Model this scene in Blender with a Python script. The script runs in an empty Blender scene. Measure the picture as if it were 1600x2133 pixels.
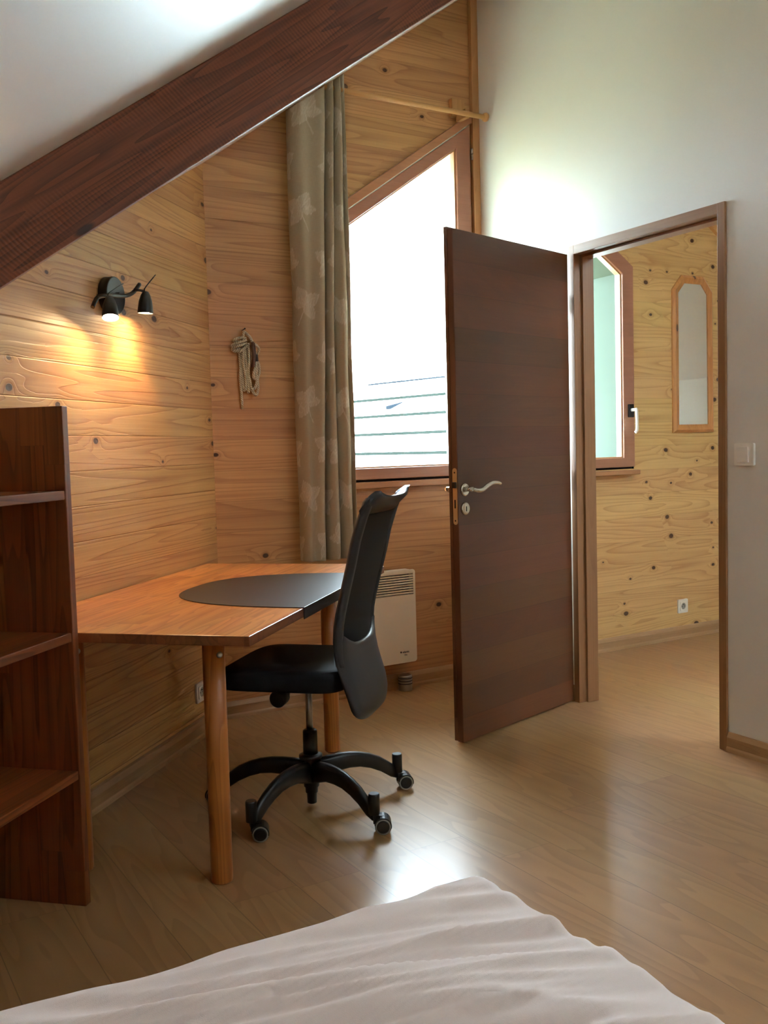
import bpy, bmesh, math, random
from mathutils import Vector, Matrix, noise
from mathutils.geometry import tessellate_polygon

random.seed(7)
SC = bpy.context.scene
COL = SC.collection
PI = math.pi


def lin(r, g, b):
    f = lambda c: (c / 255 / 12.92) if c / 255 <= 0.04045 else ((c / 255 + 0.055) / 1.055) ** 2.4
    return (f(r), f(g), f(b), 1.0)


# ------------------------------------------------------------------ camera
cam_data = bpy.data.cameras.new('camera')
cam = bpy.data.objects.new('camera', cam_data)
COL.objects.link(cam)
yaw, pitch, roll = 0.5422, 0.0668, -0.0272
fw = Vector((math.sin(yaw) * math.cos(pitch), math.cos(yaw) * math.cos(pitch), -math.sin(pitch)))
r0 = Vector((math.cos(yaw), -math.sin(yaw), 0))
u0 = r0.cross(fw)
rt = math.cos(roll) * r0 + math.sin(roll) * u0
up = -math.sin(roll) * r0 + math.cos(roll) * u0
CAM = Vector((-1.611, -4.140, 1.22))
m = Matrix((rt, up, -fw)).transposed().to_4x4()
m.translation = CAM
cam.matrix_world = m
cam_data.sensor_fit = 'VERTICAL'
cam_data.sensor_height = 36.0
cam_data.lens = 36.0 * 2038.9 / 2133.0
cam_data.clip_start = 0.02
cam_data.clip_end = 200
SC.camera = cam

# ------------------------------------------------------------------ world, sun, exposure
world = bpy.data.worlds.new('world')
SC.world = world
world.use_nodes = True
wn = world.node_tree
bg = wn.nodes['Background']
bg.inputs[0].default_value = (0.74, 0.87, 1.0, 1)
bg.inputs[1].default_value = 9.0
SC.view_settings.view_transform = 'Standard'
SC.view_settings.look = 'None'
SC.view_settings.gamma = 1.0
SC.view_settings.use_curve_mapping = False
SC.view_settings.exposure = 2.7
SC.cycles.use_denoising = True
SC.cycles.max_bounces = 10
SC.cycles.diffuse_bounces = 7
SC.cycles.glossy_bounces = 4
SC.cycles.transmission_bounces = 6
SC.cycles.transparent_max_bounces = 10
SC.cycles.sample_clamp_indirect = 12.0
SC.cycles.caustics_reflective = False
SC.cycles.caustics_refractive = False


# ------------------------------------------------------------------ node helpers
class NT:
    def __init__(self, name):
        self.m = bpy.data.materials.new(name)
        self.m.use_nodes = True
        self.t = self.m.node_tree
        self.t.nodes.clear()
        self.out = self.t.nodes.new('ShaderNodeOutputMaterial')
        self.b = self.t.nodes.new('ShaderNodeBsdfPrincipled')
        self.t.links.new(self.b.outputs[0], self.out.inputs[0])

    def put(self, sock, v):
        if isinstance(v, bpy.types.NodeSocket):
            self.t.links.new(v, sock)
        elif v is not None:
            sock.default_value = v

    def math(self, op, a, b=None, c=None, clamp=False):
        n = self.t.nodes.new('ShaderNodeMath')
        n.operation = op
        n.use_clamp = clamp
        self.put(n.inputs[0], a)
        self.put(n.inputs[1], b)
        self.put(n.inputs[2], c)
        return n.outputs[0]

    def add(self, a, b): return self.math('ADD', a, b)
    def sub(self, a, b): return self.math('SUBTRACT', a, b)
    def mul(self, a, b): return self.math('MULTIPLY', a, b)

    def xyz(self, kind='Object'):
        n = self.t.nodes.new('ShaderNodeTexCoord')
        s = self.t.nodes.new('ShaderNodeSeparateXYZ')
        self.t.links.new(n.outputs[kind], s.inputs[0])
        return s.outputs[0], s.outputs[1], s.outputs[2]

    def vec(self, x, y, z):
        n = self.t.nodes.new('ShaderNodeCombineXYZ')
        self.put(n.inputs[0], x); self.put(n.inputs[1], y); self.put(n.inputs[2], z)
        return n.outputs[0]

    def noise(self, v, scale=1.0, detail=2.0, rough=0.5, dist=0.0):
        n = self.t.nodes.new('ShaderNodeTexNoise')
        self.t.links.new(v, n.inputs['Vector'])
        n.inputs['Scale'].default_value = scale
        n.inputs['Detail'].default_value = detail
        n.inputs['Roughness'].default_value = rough
        n.inputs['Distortion'].default_value = dist
        return n.outputs['Fac'] if 'Fac' in n.outputs else n.outputs[0]

    def white(self, x, y):
        n = self.t.nodes.new('ShaderNodeTexWhiteNoise')
        n.noise_dimensions = '2D'
        self.t.links.new(self.vec(x, y, 0.0), n.inputs['Vector'])
        s = self.t.nodes.new('ShaderNodeSeparateColor')
        self.t.links.new(n.outputs['Color'], s.inputs[0])
        return s.outputs[0], s.outputs[1], s.outputs[2]

    def smooth(self, v, lo, hi, a=0.0, b=1.0):
        n = self.t.nodes.new('ShaderNodeMapRange')
        n.interpolation_type = 'SMOOTHSTEP'
        self.put(n.inputs['Value'], v)
        self.put(n.inputs['From Min'], lo); self.put(n.inputs['From Max'], hi)
        self.put(n.inputs['To Min'], a); self.put(n.inputs['To Max'], b)
        return n.outputs[0]

    def mix(self, f, a, b, mode='MIX'):
        n = self.t.nodes.new('ShaderNodeMix')
        n.data_type = 'RGBA'
        n.blend_type = mode
        self.put(n.inputs[0], f); self.put(n.inputs[6], a); self.put(n.inputs[7], b)
        return n.outputs[2]

    def bump(self, h, strength, dist=0.002):
        n = self.t.nodes.new('ShaderNodeBump')
        n.inputs['Strength'].default_value = strength
        n.inputs['Distance'].default_value = dist
        self.t.links.new(h, n.inputs['Height'])
        self.t.links.new(n.outputs[0], self.b.inputs['Normal'])

    def set(self, **k):
        for a, v in k.items():
            self.put(self.b.inputs[a.replace('_', ' ')], v)


def plain(name, col, rough=0.5, metal=0.0, spec=0.5, var=0.0, vscale=6.0, bump=0.0, bscale=200.0, **kw):
    t = NT(name)
    c = col
    if var or bump:
        x, y, z = t.xyz()
        v = t.vec(x, y, z)
    if var:
        n = t.noise(v, vscale, 3.0, 0.6)
        dark = tuple(q * (1 - var) for q in col[:3]) + (1,)
        lite = tuple(min(1, q * (1 + var)) for q in col[:3]) + (1,)
        c = t.mix(n, dark, lite)
    if bump:
        t.bump(t.noise(v, bscale, 2.0, 0.6), bump, 0.002)
    t.set(Base_Color=c, Roughness=rough, Metallic=metal)
    t.b.inputs['Specular IOR Level'].default_value = spec
    for a, v in kw.items():
        t.b.inputs[a.replace('_', ' ')].default_value = v
    return t.m


def wood(name, light, dark, knot=None, g='X', a='Z', w=0.14, phase=0.0, seed=1.0, rings=9.0, ring_amt=0.5,
         gs=0.7, As=7.0, knots=0.0, kx=3.2, ka=6.5, kr=0.05, rough=0.45, var=0.12, line=0.35, bump=0.25, seg=0.0,
         coat=0.0, fine=0.14, sharp=2.0, linew=0.006, stain=0.0, spec=0.5, band=0.55, rvar=0.12):
    """boards running along axis g, laid side by side along axis a"""
    t = NT(name)
    X = dict(zip('XYZ', t.xyz()))
    o = [k for k in 'XYZ' if k not in (g, a)][0]
    G, A, O = X[g], X[a], X[o]
    aw = t.math('DIVIDE', t.add(A, phase), w)
    bi = t.math('FLOOR', aw)
    fr = t.math('FRACT', aw)
    r1, r2, r3 = t.white(bi, seed)
    if seg:
        gg = t.math('DIVIDE', t.add(G, t.mul(r1, 17.0)), seg)
        gi = t.math('FLOOR', gg)
        gf = t.math('FRACT', gg)
        r1, r2, r3 = t.white(t.add(bi, seed), gi)
    v1 = t.vec(t.add(t.mul(G, gs), t.mul(r2, 37.0)), t.add(t.mul(A, As), t.mul(r3, 19.0)), t.add(t.mul(O, As * 0.8), t.mul(r1, 11.0)))
    n1 = t.noise(v1, 1.0, 1.2, 0.4)
    kmask = None
    if knots:
        vo = t.t.nodes.new('ShaderNodeTexVoronoi')
        vo.voronoi_dimensions = '2D'
        vo.inputs['Scale'].default_value = 1.0
        wob = t.noise(t.vec(t.mul(G, 9.0), t.mul(A, 9.0), seed), 1.0, 2.0, 0.5)
        kv = t.vec(t.add(t.mul(G, kx), t.mul(wob, 0.12)), t.add(t.mul(A, ka), seed * 1.7), 0.0)
        t.t.links.new(kv, vo.inputs['Vector'])
        sp = t.t.nodes.new('ShaderNodeSeparateColor')
        t.t.links.new(vo.outputs['Color'], sp.inputs[0])
        on = t.math('LESS_THAN', sp.outputs[0], knots)
        rad = t.add(t.mul(sp.outputs[1], kr * 1.2), kr * 0.45)
        d = t.math('DIVIDE', vo.outputs['Distance'], rad)
        kmask = t.mul(t.smooth(d, 0.75, 1.05, 1.0, 0.0), on)
        infl = t.mul(t.math('DIVIDE', on, t.add(t.mul(t.mul(d, d), 0.35), 1.0)), 0.16)
        n1 = t.add(n1, infl)
    rg = t.math('FRACT', t.mul(n1, rings))
    rg = t.math('POWER', rg, sharp)
    rg = t.mul(rg, t.smooth(t.math('FRACT', t.mul(n1, rings)), 0.93, 1.0, 1.0, 0.0))
    v2 = t.vec(t.add(t.mul(G, 2.5), t.mul(r2, 7.0)), t.mul(A, 170.0), t.mul(O, 170.0))
    n2 = t.noise(v2, 1.0, 2.0, 0.6)
    v3 = t.vec(t.add(t.mul(G, 1.1), t.mul(r3, 7.0)), t.mul(A, 11.0), t.mul(O, 11.0))
    n3 = t.noise(v3, 1.0, 2.0, 0.5)
    f = t.add(t.mul(rg, ring_amt), t.mul(t.sub(n2, 0.5), fine * 3.0))
    f = t.add(f, t.mul(t.sub(n3, 0.5), band))
    f = t.add(f, t.mul(t.sub(r1, 0.5), var * 3.0))
    f = t.math('ADD', f, 0.18, clamp=True)
    c = t.mix(f, light, dark)
    val = t.add(t.mul(t.sub(r3, 0.5), var * 2.0), 1.0)
    hs = t.t.nodes.new('ShaderNodeHueSaturation')
    t.t.links.new(c, hs.inputs['Color'])
    t.t.links.new(val, hs.inputs['Value'])
    t.t.links.new(t.add(t.mul(t.sub(r2, 0.5), 0.012), 0.5), hs.inputs['Hue'])
    c = hs.outputs[0]
    if kmask is not None:
        halo = t.mul(t.smooth(d, 0.9, 2.2, 0.45, 0.0), on)
        c = t.mix(halo, c, dark)
        c = t.mix(t.mul(kmask, 0.92), c, knot or (0.05, 0.02, 0.01, 1))
    if stain:
        sv = t.noise(t.vec(G, A, O), 2.3, 3.0, 0.55)
        c = t.mix(t.smooth(sv, 0.45, 0.75, 0.0, stain), c, dark)
    h = t.sub(1.0, t.add(t.mul(rg, 0.6), t.mul(n2, 0.25)))
    if line:
        e = t.math('MINIMUM', fr, t.sub(1.0, fr))
        ln = t.smooth(e, 0.0, linew / w, 1.0, 0.0)
        if seg:
            e2 = t.math('MINIMUM', gf, t.sub(1.0, gf))
            ln = t.math('MAXIMUM', ln, t.smooth(e2, 0.0, linew * 0.6 / seg, 1.0, 0.0))
        c = t.mix(t.mul(ln, line), c, tuple(q * 0.35 for q in dark[:3]) + (1,))
        h = t.sub(h, t.mul(ln, 1.2))
    t.set(Base_Color=c, Roughness=t.add(t.mul(n2, rvar), rough - rvar / 2))
    t.b.inputs['Specular IOR Level'].default_value = spec
    t.b.inputs['Coat Weight'].default_value = coat
    t.b.inputs['Coat Roughness'].default_value = 0.14
    if bump:
        t.bump(h, bump, 0.0015)
    return t.m


M = {}
PL, PD, PK = lin(214, 168, 108), lin(160, 104, 58), lin(62, 38, 28)
M['pine_front'] = wood('pine_front', lin(206, 156, 104), lin(150, 98, 60), PK, 'X', 'Z', 0.14, 0.131, 3, knots=0.24, kr=0.068, kx=4.2, ka=6.0, ring_amt=0.52, var=0.08, gs=0.30, As=7.5, rings=17, sharp=3.0, line=0.3, linew=0.003, fine=0.2)
M['pine_left'] = wood('pine_left', PL, PD, PK, 'X', 'Z', 0.1195, 0.031, 5, knots=0.28, kr=0.060, kx=4.0, ka=6.5, ring_amt=0.52, bump=0.8, gs=0.28, As=8, rings=19, var=0.055, sharp=3.0, line=0.22, linew=0.003, fine=0.2)
M['pine_hall'] = wood('pine_hall', lin(222, 184, 122), lin(176, 126, 72), PK, 'X', 'Z', 0.14, 0.079, 9, knots=0.45, kr=0.075, kx=5.2, ka=7.2, ring_amt=0.55, gs=0.5, As=7, rings=15, var=0.055, sharp=3.0, line=0.22, linew=0.003, fine=0.18)
M['pine_trim'] = wood('pine_trim', lin(200, 150, 96), lin(160, 108, 62), PK, 'Z', 'X', 0.2, 0.05, 2, line=0, ring_amt=0.3, var=0.04)
M['pine_rod'] = wood('pine_rod', lin(214, 164, 104), lin(176, 120, 68), PK, 'X', 'Z', 0.3, 0.05, 2, line=0, ring_amt=0.2, var=0.02)
M['laminate'] = wood('laminate_floor', lin(178, 138, 95), lin(124, 87, 55), None, 'Y', 'X', 0.193, 0.083, 4, rings=9, ring_amt=0.30, gs=1.1, As=8, rough=0.31, coat=0.04, var=0.045, line=0.6, bump=0.0, seg=1.38, fine=0.04, band=0.14, rvar=0.01, spec=0.55, linew=0.0022, sharp=1.5)
M['desk_top'] = wood('desk_pine', lin(222, 152, 88), lin(160, 84, 40), PK, 'X', 'Y', 0.075, 0.02, 8, rings=9, ring_amt=0.62, gs=1.1, As=12, rough=0.30, coat=0.35, var=0.17, line=0.22, bump=0.05, seg=0.55, linew=0.002)
M['desk_edge'] = wood('desk_end_grain_shaded', lin(150, 92, 54), lin(92, 50, 28), PK, 'X', 'Y', 0.075, 0.02, 8, rings=9, ring_amt=0.4, gs=6, As=12, rough=0.4, var=0.13, line=0.12, bump=0.05, linew=0.002)  # all side faces darkened: end grain plus shade painted into the colour
M['desk_leg'] = wood('desk_leg_pine', lin(198, 122, 62), lin(130, 66, 28), PK, 'Z', 'X', 0.3, 0.15, 3, rings=9, ring_amt=0.5, gs=1.0, As=16, rough=0.32, var=0.03, line=0, bump=0.05)
M['shelf_v'] = wood('bookcase_pine_upright', lin(150, 84, 42), lin(74, 34, 16), PK, 'Z', 'Y', 0.07, 0.02, 6, rings=8, ring_amt=0.5, gs=0.9, As=14, rough=0.36, coat=0.3, var=0.2, line=0.2, bump=0.05, linew=0.002, seg=1.1)
M['shelf_h'] = wood('bookcase_pine_shelf', lin(160, 92, 48), lin(84, 42, 20), PK, 'X', 'Y', 0.07, 0.02, 6, rings=8, ring_amt=0.5, gs=0.9, As=14, rough=0.32, coat=0.3, var=0.14, line=0.2, bump=0.05, linew=0.002)
M['door'] = wood('door_veneer', lin(100, 59, 34), lin(60, 34, 21), None, 'X', 'Z', 0.131, 0.02, 12, rings=16, ring_amt=0.12, gs=0.6, As=4, rough=0.38, var=0.15, line=0.25, bump=0.05, fine=0.10, linew=0.003)
M['door_edge'] = wood('door_edge_wood', lin(96, 56, 38), lin(70, 38, 26), None, 'Z', 'X', 0.3, 0.1, 12, rings=10, ring_amt=0.15, rough=0.4, var=0.02, line=0, bump=0.05, fine=0.1)
M['frame_v'] = wood('door_frame_oak', lin(156, 112, 74), lin(112, 74, 44), None, 'Z', 'X', 0.3, 0.1, 14, rings=10, ring_amt=0.2, gs=0.9, As=14, rough=0.4, var=0.02, line=0, bump=0.08, fine=0.2)
M['frame_h'] = wood('door_frame_oak_head', lin(156, 112, 74), lin(112, 74, 44), None, 'X', 'Z', 0.3, 0.1, 14, rings=10, ring_amt=0.2, gs=0.9, As=14, rough=0.4, var=0.02, line=0, bump=0.08, fine=0.2)
M['sash'] = wood('window_wood', lin(172, 120, 92), lin(132, 86, 64), None, 'X', 'Z', 0.5, 0.1, 15, rings=10, ring_amt=0.14, gs=0.9, As=10, rough=0.35, var=0.02, line=0, bump=0.05, fine=0.14)
M['sash_trim'] = wood('window_trim_wood', lin(184, 130, 90), lin(142, 94, 62), None, 'X', 'Z', 0.5, 0.1, 15, rings=10, ring_amt=0.14, gs=0.9, As=10, rough=0.38, var=0.02, line=0, bump=0.05, fine=0.14)
M['skirting'] = wood('skirting_oak', lin(178, 140, 100), lin(136, 100, 68), None, 'X', 'Z', 0.5, 0.1, 16, rings=8, ring_amt=0.2, gs=1.2, As=16, rough=0.35, var=0.02, line=0, bump=0.05, fine=0.16)
M['mirror_frame'] = wood('mirror_frame_pine', lin(210, 150, 88), lin(168, 104, 54), PK, 'Z', 'X', 0.5, 0.1, 17, rings=8, ring_amt=0.4, gs=1.2, As=16, rough=0.35, var=0.02, line=0, bump=0.05, knots=0.2, kr=0.05)


def beam_mat():
    t = NT('beam_rough_sawn')
    x, y, z = t.xyz()
    n1 = t.noise(t.vec(t.mul(x, 0.35), t.mul(y, 5.0), t.mul(z, 6.5)), 1.0, 2.0, 0.5)
    fr = t.math('FRACT', t.mul(n1, 24.0))
    rg = t.math('POWER', fr, 1.6)
    fine = t.noise(t.vec(t.mul(x, 6.0), t.mul(y, 140.0), t.mul(z, 140.0)), 1.0, 2.0, 0.6)
    # saw marks across the grain, slightly slanted, stronger in patches
    wob = t.noise(t.vec(t.mul(x, 3.0), 0.0, t.mul(z, 9.0)), 1.0, 2.0, 0.5)
    saw = t.math('SINE', t.add(t.mul(t.add(x, t.mul(z, 0.22)), 560.0), t.mul(wob, 9.0)))
    patch = t.smooth(t.noise(t.vec(t.mul(x, 2.6), 0.0, t.mul(z, 9.0)), 1.0, 2.0, 0.5), 0.40, 0.62)
    vo = t.t.nodes.new('ShaderNodeTexVoronoi')
    vo.voronoi_dimensions = '2D'
    vo.inputs['Scale'].default_value = 1.0
    t.t.links.new(t.vec(t.mul(x, 2.4), t.add(t.mul(z, 8.0), 0.4), 0.0), vo.inputs['Vector'])
    sp = t.t.nodes.new('ShaderNodeSeparateColor')
    t.t.links.new(vo.outputs['Color'], sp.inputs[0])
    kn = t.mul(t.math('LESS_THAN', sp.outputs[0], 0.35), t.smooth(vo.outputs['Distance'], 0.05, 0.10, 1.0, 0.0))
    f = t.add(t.mul(rg, 0.6), t.mul(t.sub(fine, 0.5), 0.8))
    f = t.add(f, t.mul(t.mul(saw, patch), 0.20))
    big = t.noise(t.vec(t.mul(x, 1.6), 0.0, t.mul(z, 6.0)), 1.0, 3.0, 0.6)
    f = t.math('ADD', f, t.mul(t.sub(big, 0.45), 0.8), clamp=True)
    c = t.mix(f, lin(138, 78, 48), lin(72, 36, 25))
    c = t.mix(t.mul(kn, 0.85), c, (0.012, 0.008, 0.007, 1))
    t.set(Base_Color=c, Roughness=0.62)
    h = t.add(t.mul(t.mul(saw, patch), 0.35), t.sub(1.0, rg))
    h = t.add(h, t.mul(fine, 0.4))
    t.bump(h, 0.8, 0.002)
    return t.m


M['beam'] = beam_mat()
M['white_wall'] = plain('painted_wall', lin(222, 218, 210), 0.55, var=0.02, vscale=1.5, bump=0.05, bscale=120, spec=0.4)
M['ceiling'] = plain('ceiling_paint', lin(228, 225, 220), 0.42, var=0.015, vscale=1.2, bump=0.04, bscale=60, spec=0.4)
M['outer_wall'] = plain('outside_render', lin(226, 236, 228), 0.8, var=0.03, vscale=3.0, bump=0.2, bscale=80)
M['sheet'] = plain('cotton_sheet', lin(230, 213, 208), 0.85, var=0.02, vscale=40, bump=0.25, bscale=900, spec=0.2, Sheen_Weight=0.2)
M['black_plastic'] = plain('black_plastic', lin(26, 27, 30), 0.38, var=0.05, spec=0.5)
M['black_metal'] = plain('black_metal', lin(24, 24, 26), 0.35, metal=0.2)
M['black_fabric'] = plain('black_fabric', lin(20, 22, 27), 0.75, var=0.15, vscale=60, bump=0.3, bscale=500, spec=0.3)
M['grey_shell'] = plain('dark_grey_plastic', lin(46, 48, 53), 0.42, var=0.05)
M['leather'] = plain('black_leather', lin(48, 42, 42), 0.36, var=0.25, vscale=14, bump=0.2, bscale=260)
M['rubber_grey'] = plain('grey_rubber', lin(150, 150, 142), 0.6)
M['chrome'] = plain('polished_nickel', lin(205, 200, 190), 0.16, metal=1.0)
M['steel'] = plain('brushed_steel', lin(178, 172, 165), 0.3, metal=1.0)
M['brass_plate'] = plain('pale_brass', lin(196, 172, 134), 0.35, metal=0.7)
M['white_plastic'] = plain('white_plastic', lin(236, 232, 222), 0.35)
M['heater'] = plain('cream_enamel', lin(236, 226, 204), 0.4)
M['dark_gap'] = plain('dark_inside', lin(30, 24, 20), 0.8)
M['ink'] = plain('dark_ink', lin(45, 34, 26), 0.6)
M['strap'] = plain('brown_leather', lin(92, 68, 56), 0.55, var=0.1)
M['tape'] = plain('black_tape', lin(34, 30, 34), 0.6)
M['mirror'] = plain('mirror_glass', (0.86, 0.90, 0.88, 1), 0.03, metal=1.0)
M['seal'] = plain('window_bead', lin(196, 150, 104), 0.5)


def glass_mat():
    t = NT('window_glass')
    t.t.nodes.remove(t.b)
    tr = t.t.nodes.new('ShaderNodeBsdfTransparent')
    tr.inputs[0].default_value = (0.94, 0.97, 0.96, 1)
    gl = t.t.nodes.new('ShaderNodeBsdfGlossy')
    gl.inputs['Roughness'].default_value = 0.02
    lw = t.t.nodes.new('ShaderNodeLayerWeight')
    lw.inputs[0].default_value = 0.5
    ge = t.t.nodes.new('ShaderNodeNewGeometry')
    fac = t.mul(t.add(t.mul(t.math('POWER', lw.outputs['Facing'], 4.0), 0.75), 0.05), t.sub(1.0, ge.outputs['Backfacing']))
    mx = t.t.nodes.new('ShaderNodeMixShader')
    t.t.links.new(fac, mx.inputs[0])
    t.t.links.new(tr.outputs[0], mx.inputs[1])
    t.t.links.new(gl.outputs[0], mx.inputs[2])
    t.t.links.new(mx.outputs[0], t.out.inputs[0])
    return t.m


M['glass'] = glass_mat()


def mesh_fabric_mat():
    t = NT('chair_back_mesh')
    t.set(Base_Color=lin(9, 13, 20), Roughness=0.75)
    tr = t.t.nodes.new('ShaderNodeBsdfTransparent')
    mx = t.t.nodes.new('ShaderNodeMixShader')
    mx.inputs[0].default_value = 0.97
    t.t.links.new(tr.outputs[0], mx.inputs[1])
    t.t.links.new(t.b.outputs[0], mx.inputs[2])
    t.t.links.new(mx.outputs[0], t.out.inputs[0])
    x, y, z = t.xyz()
    w1 = t.math('SINE', t.mul(z, 2600.0))
    w2 = t.math('SINE', t.mul(x, 2600.0))
    t.bump(t.mul(w1, w2), 0.4, 0.001)
    return t.m


M['mesh_fabric'] = mesh_fabric_mat()


def curtain_mat():
    t = NT('curtain_linen')
    at = t.t.nodes.new('ShaderNodeAttribute')
    at.attribute_name = 'motif'
    uv = t.t.nodes.new('ShaderNodeUVMap')
    s = t.t.nodes.new('ShaderNodeSeparateXYZ')
    t.t.links.new(uv.outputs[0], s.inputs[0])
    a = t.noise(t.vec(t.mul(s.outputs[0], 40.0), t.mul(s.outputs[1], 900.0), 0.0), 1.0, 2.0, 0.6)
    b = t.noise(t.vec(t.mul(s.outputs[0], 900.0), t.mul(s.outputs[1], 40.0), 3.0), 1.0, 2.0, 0.6)
    w = t.math('MULTIPLY', t.add(a, b), 0.5)
    base = t.mix(w, lin(150, 134, 110), lin(196, 180, 154))
    c = t.mix(t.mul(at.outputs['Fac'], 0.60), base, lin(226, 216, 200))
    t.set(Base_Color=c, Roughness=0.85)
    t.b.inputs['Specular IOR Level'].default_value = 0.25
    t.bump(w, 0.3, 0.001)
    tl = t.t.nodes.new('ShaderNodeBsdfTranslucent')
    t.t.links.new(c, tl.inputs[0])
    mx = t.t.nodes.new('ShaderNodeMixShader')
    mx.inputs[0].default_value = 0.22
    t.t.links.new(t.b.outputs[0], mx.inputs[1])
    t.t.links.new(tl.outputs[0], mx.inputs[2])
    t.t.links.new(mx.outputs[0], t.out.inputs[0])
    return t.m


M['curtain'] = curtain_mat()


def rope_mat():
    t = NT('twisted_rope')
    uv = t.t.nodes.new('ShaderNodeUVMap')
    s = t.t.nodes.new('ShaderNodeSeparateXYZ')
    t.t.links.new(uv.outputs[0], s.inputs[0])
    tw = t.math('SINE', t.add(t.mul(s.outputs[1], 620.0), t.mul(s.outputs[0], 2 * PI * 3)))
    f = t.add(t.mul(tw, 0.5), 0.5)
    t.set(Base_Color=t.mix(f, lin(176, 162, 138), lin(210, 198, 174)), Roughness=0.85)
    t.bump(f, 0.8, 0.002)
    return t.m


M['rope'] = rope_mat()


def emit_mat(name, col, strength):
    t = NT(name)
    t.b.inputs['Emission Color'].default_value = col
    t.b.inputs['Emission Strength'].default_value = strength
    t.set(Base_Color=(0.9, 0.85, 0.7, 1))
    return t.m


M['bulb'] = emit_mat('lit_halogen_bulb', (1.0, 0.72, 0.38, 1), 60.0)


def roof_mat():
    t = NT('neighbour_roof_slate')
    x, y, z = t.xyz()
    n = t.noise(t.vec(t.mul(x, 1.0), t.mul(y, 3.0), z), 3.0, 3.0, 0.6)
    t.set(Base_Color=t.mix(n, lin(214, 222, 218), lin(238, 240, 238)), Roughness=0.6)
    return t.m


M['roof'] = roof_mat()
M['roof_dark'] = plain('roof_lip', (0.0095, 0.0130, 0.0110, 1), 0.8, spec=0.0)  # near-black lips: shadow gaps under the courses painted in as colour
M['roof_vent'] = plain('roof_vent_metal', (0.0085, 0.0115, 0.0150, 1), 0.8, spec=0.0)
M['reveal'] = plain('outside_reveal', lin(78, 88, 80), 0.9, var=0.08, vscale=3.0, spec=0.0)  # whitish render darkened in its colour so strong sky light does not bleach it
M['ground'] = plain('outside_ground', lin(128, 124, 92), 0.9, var=0.1)


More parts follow.
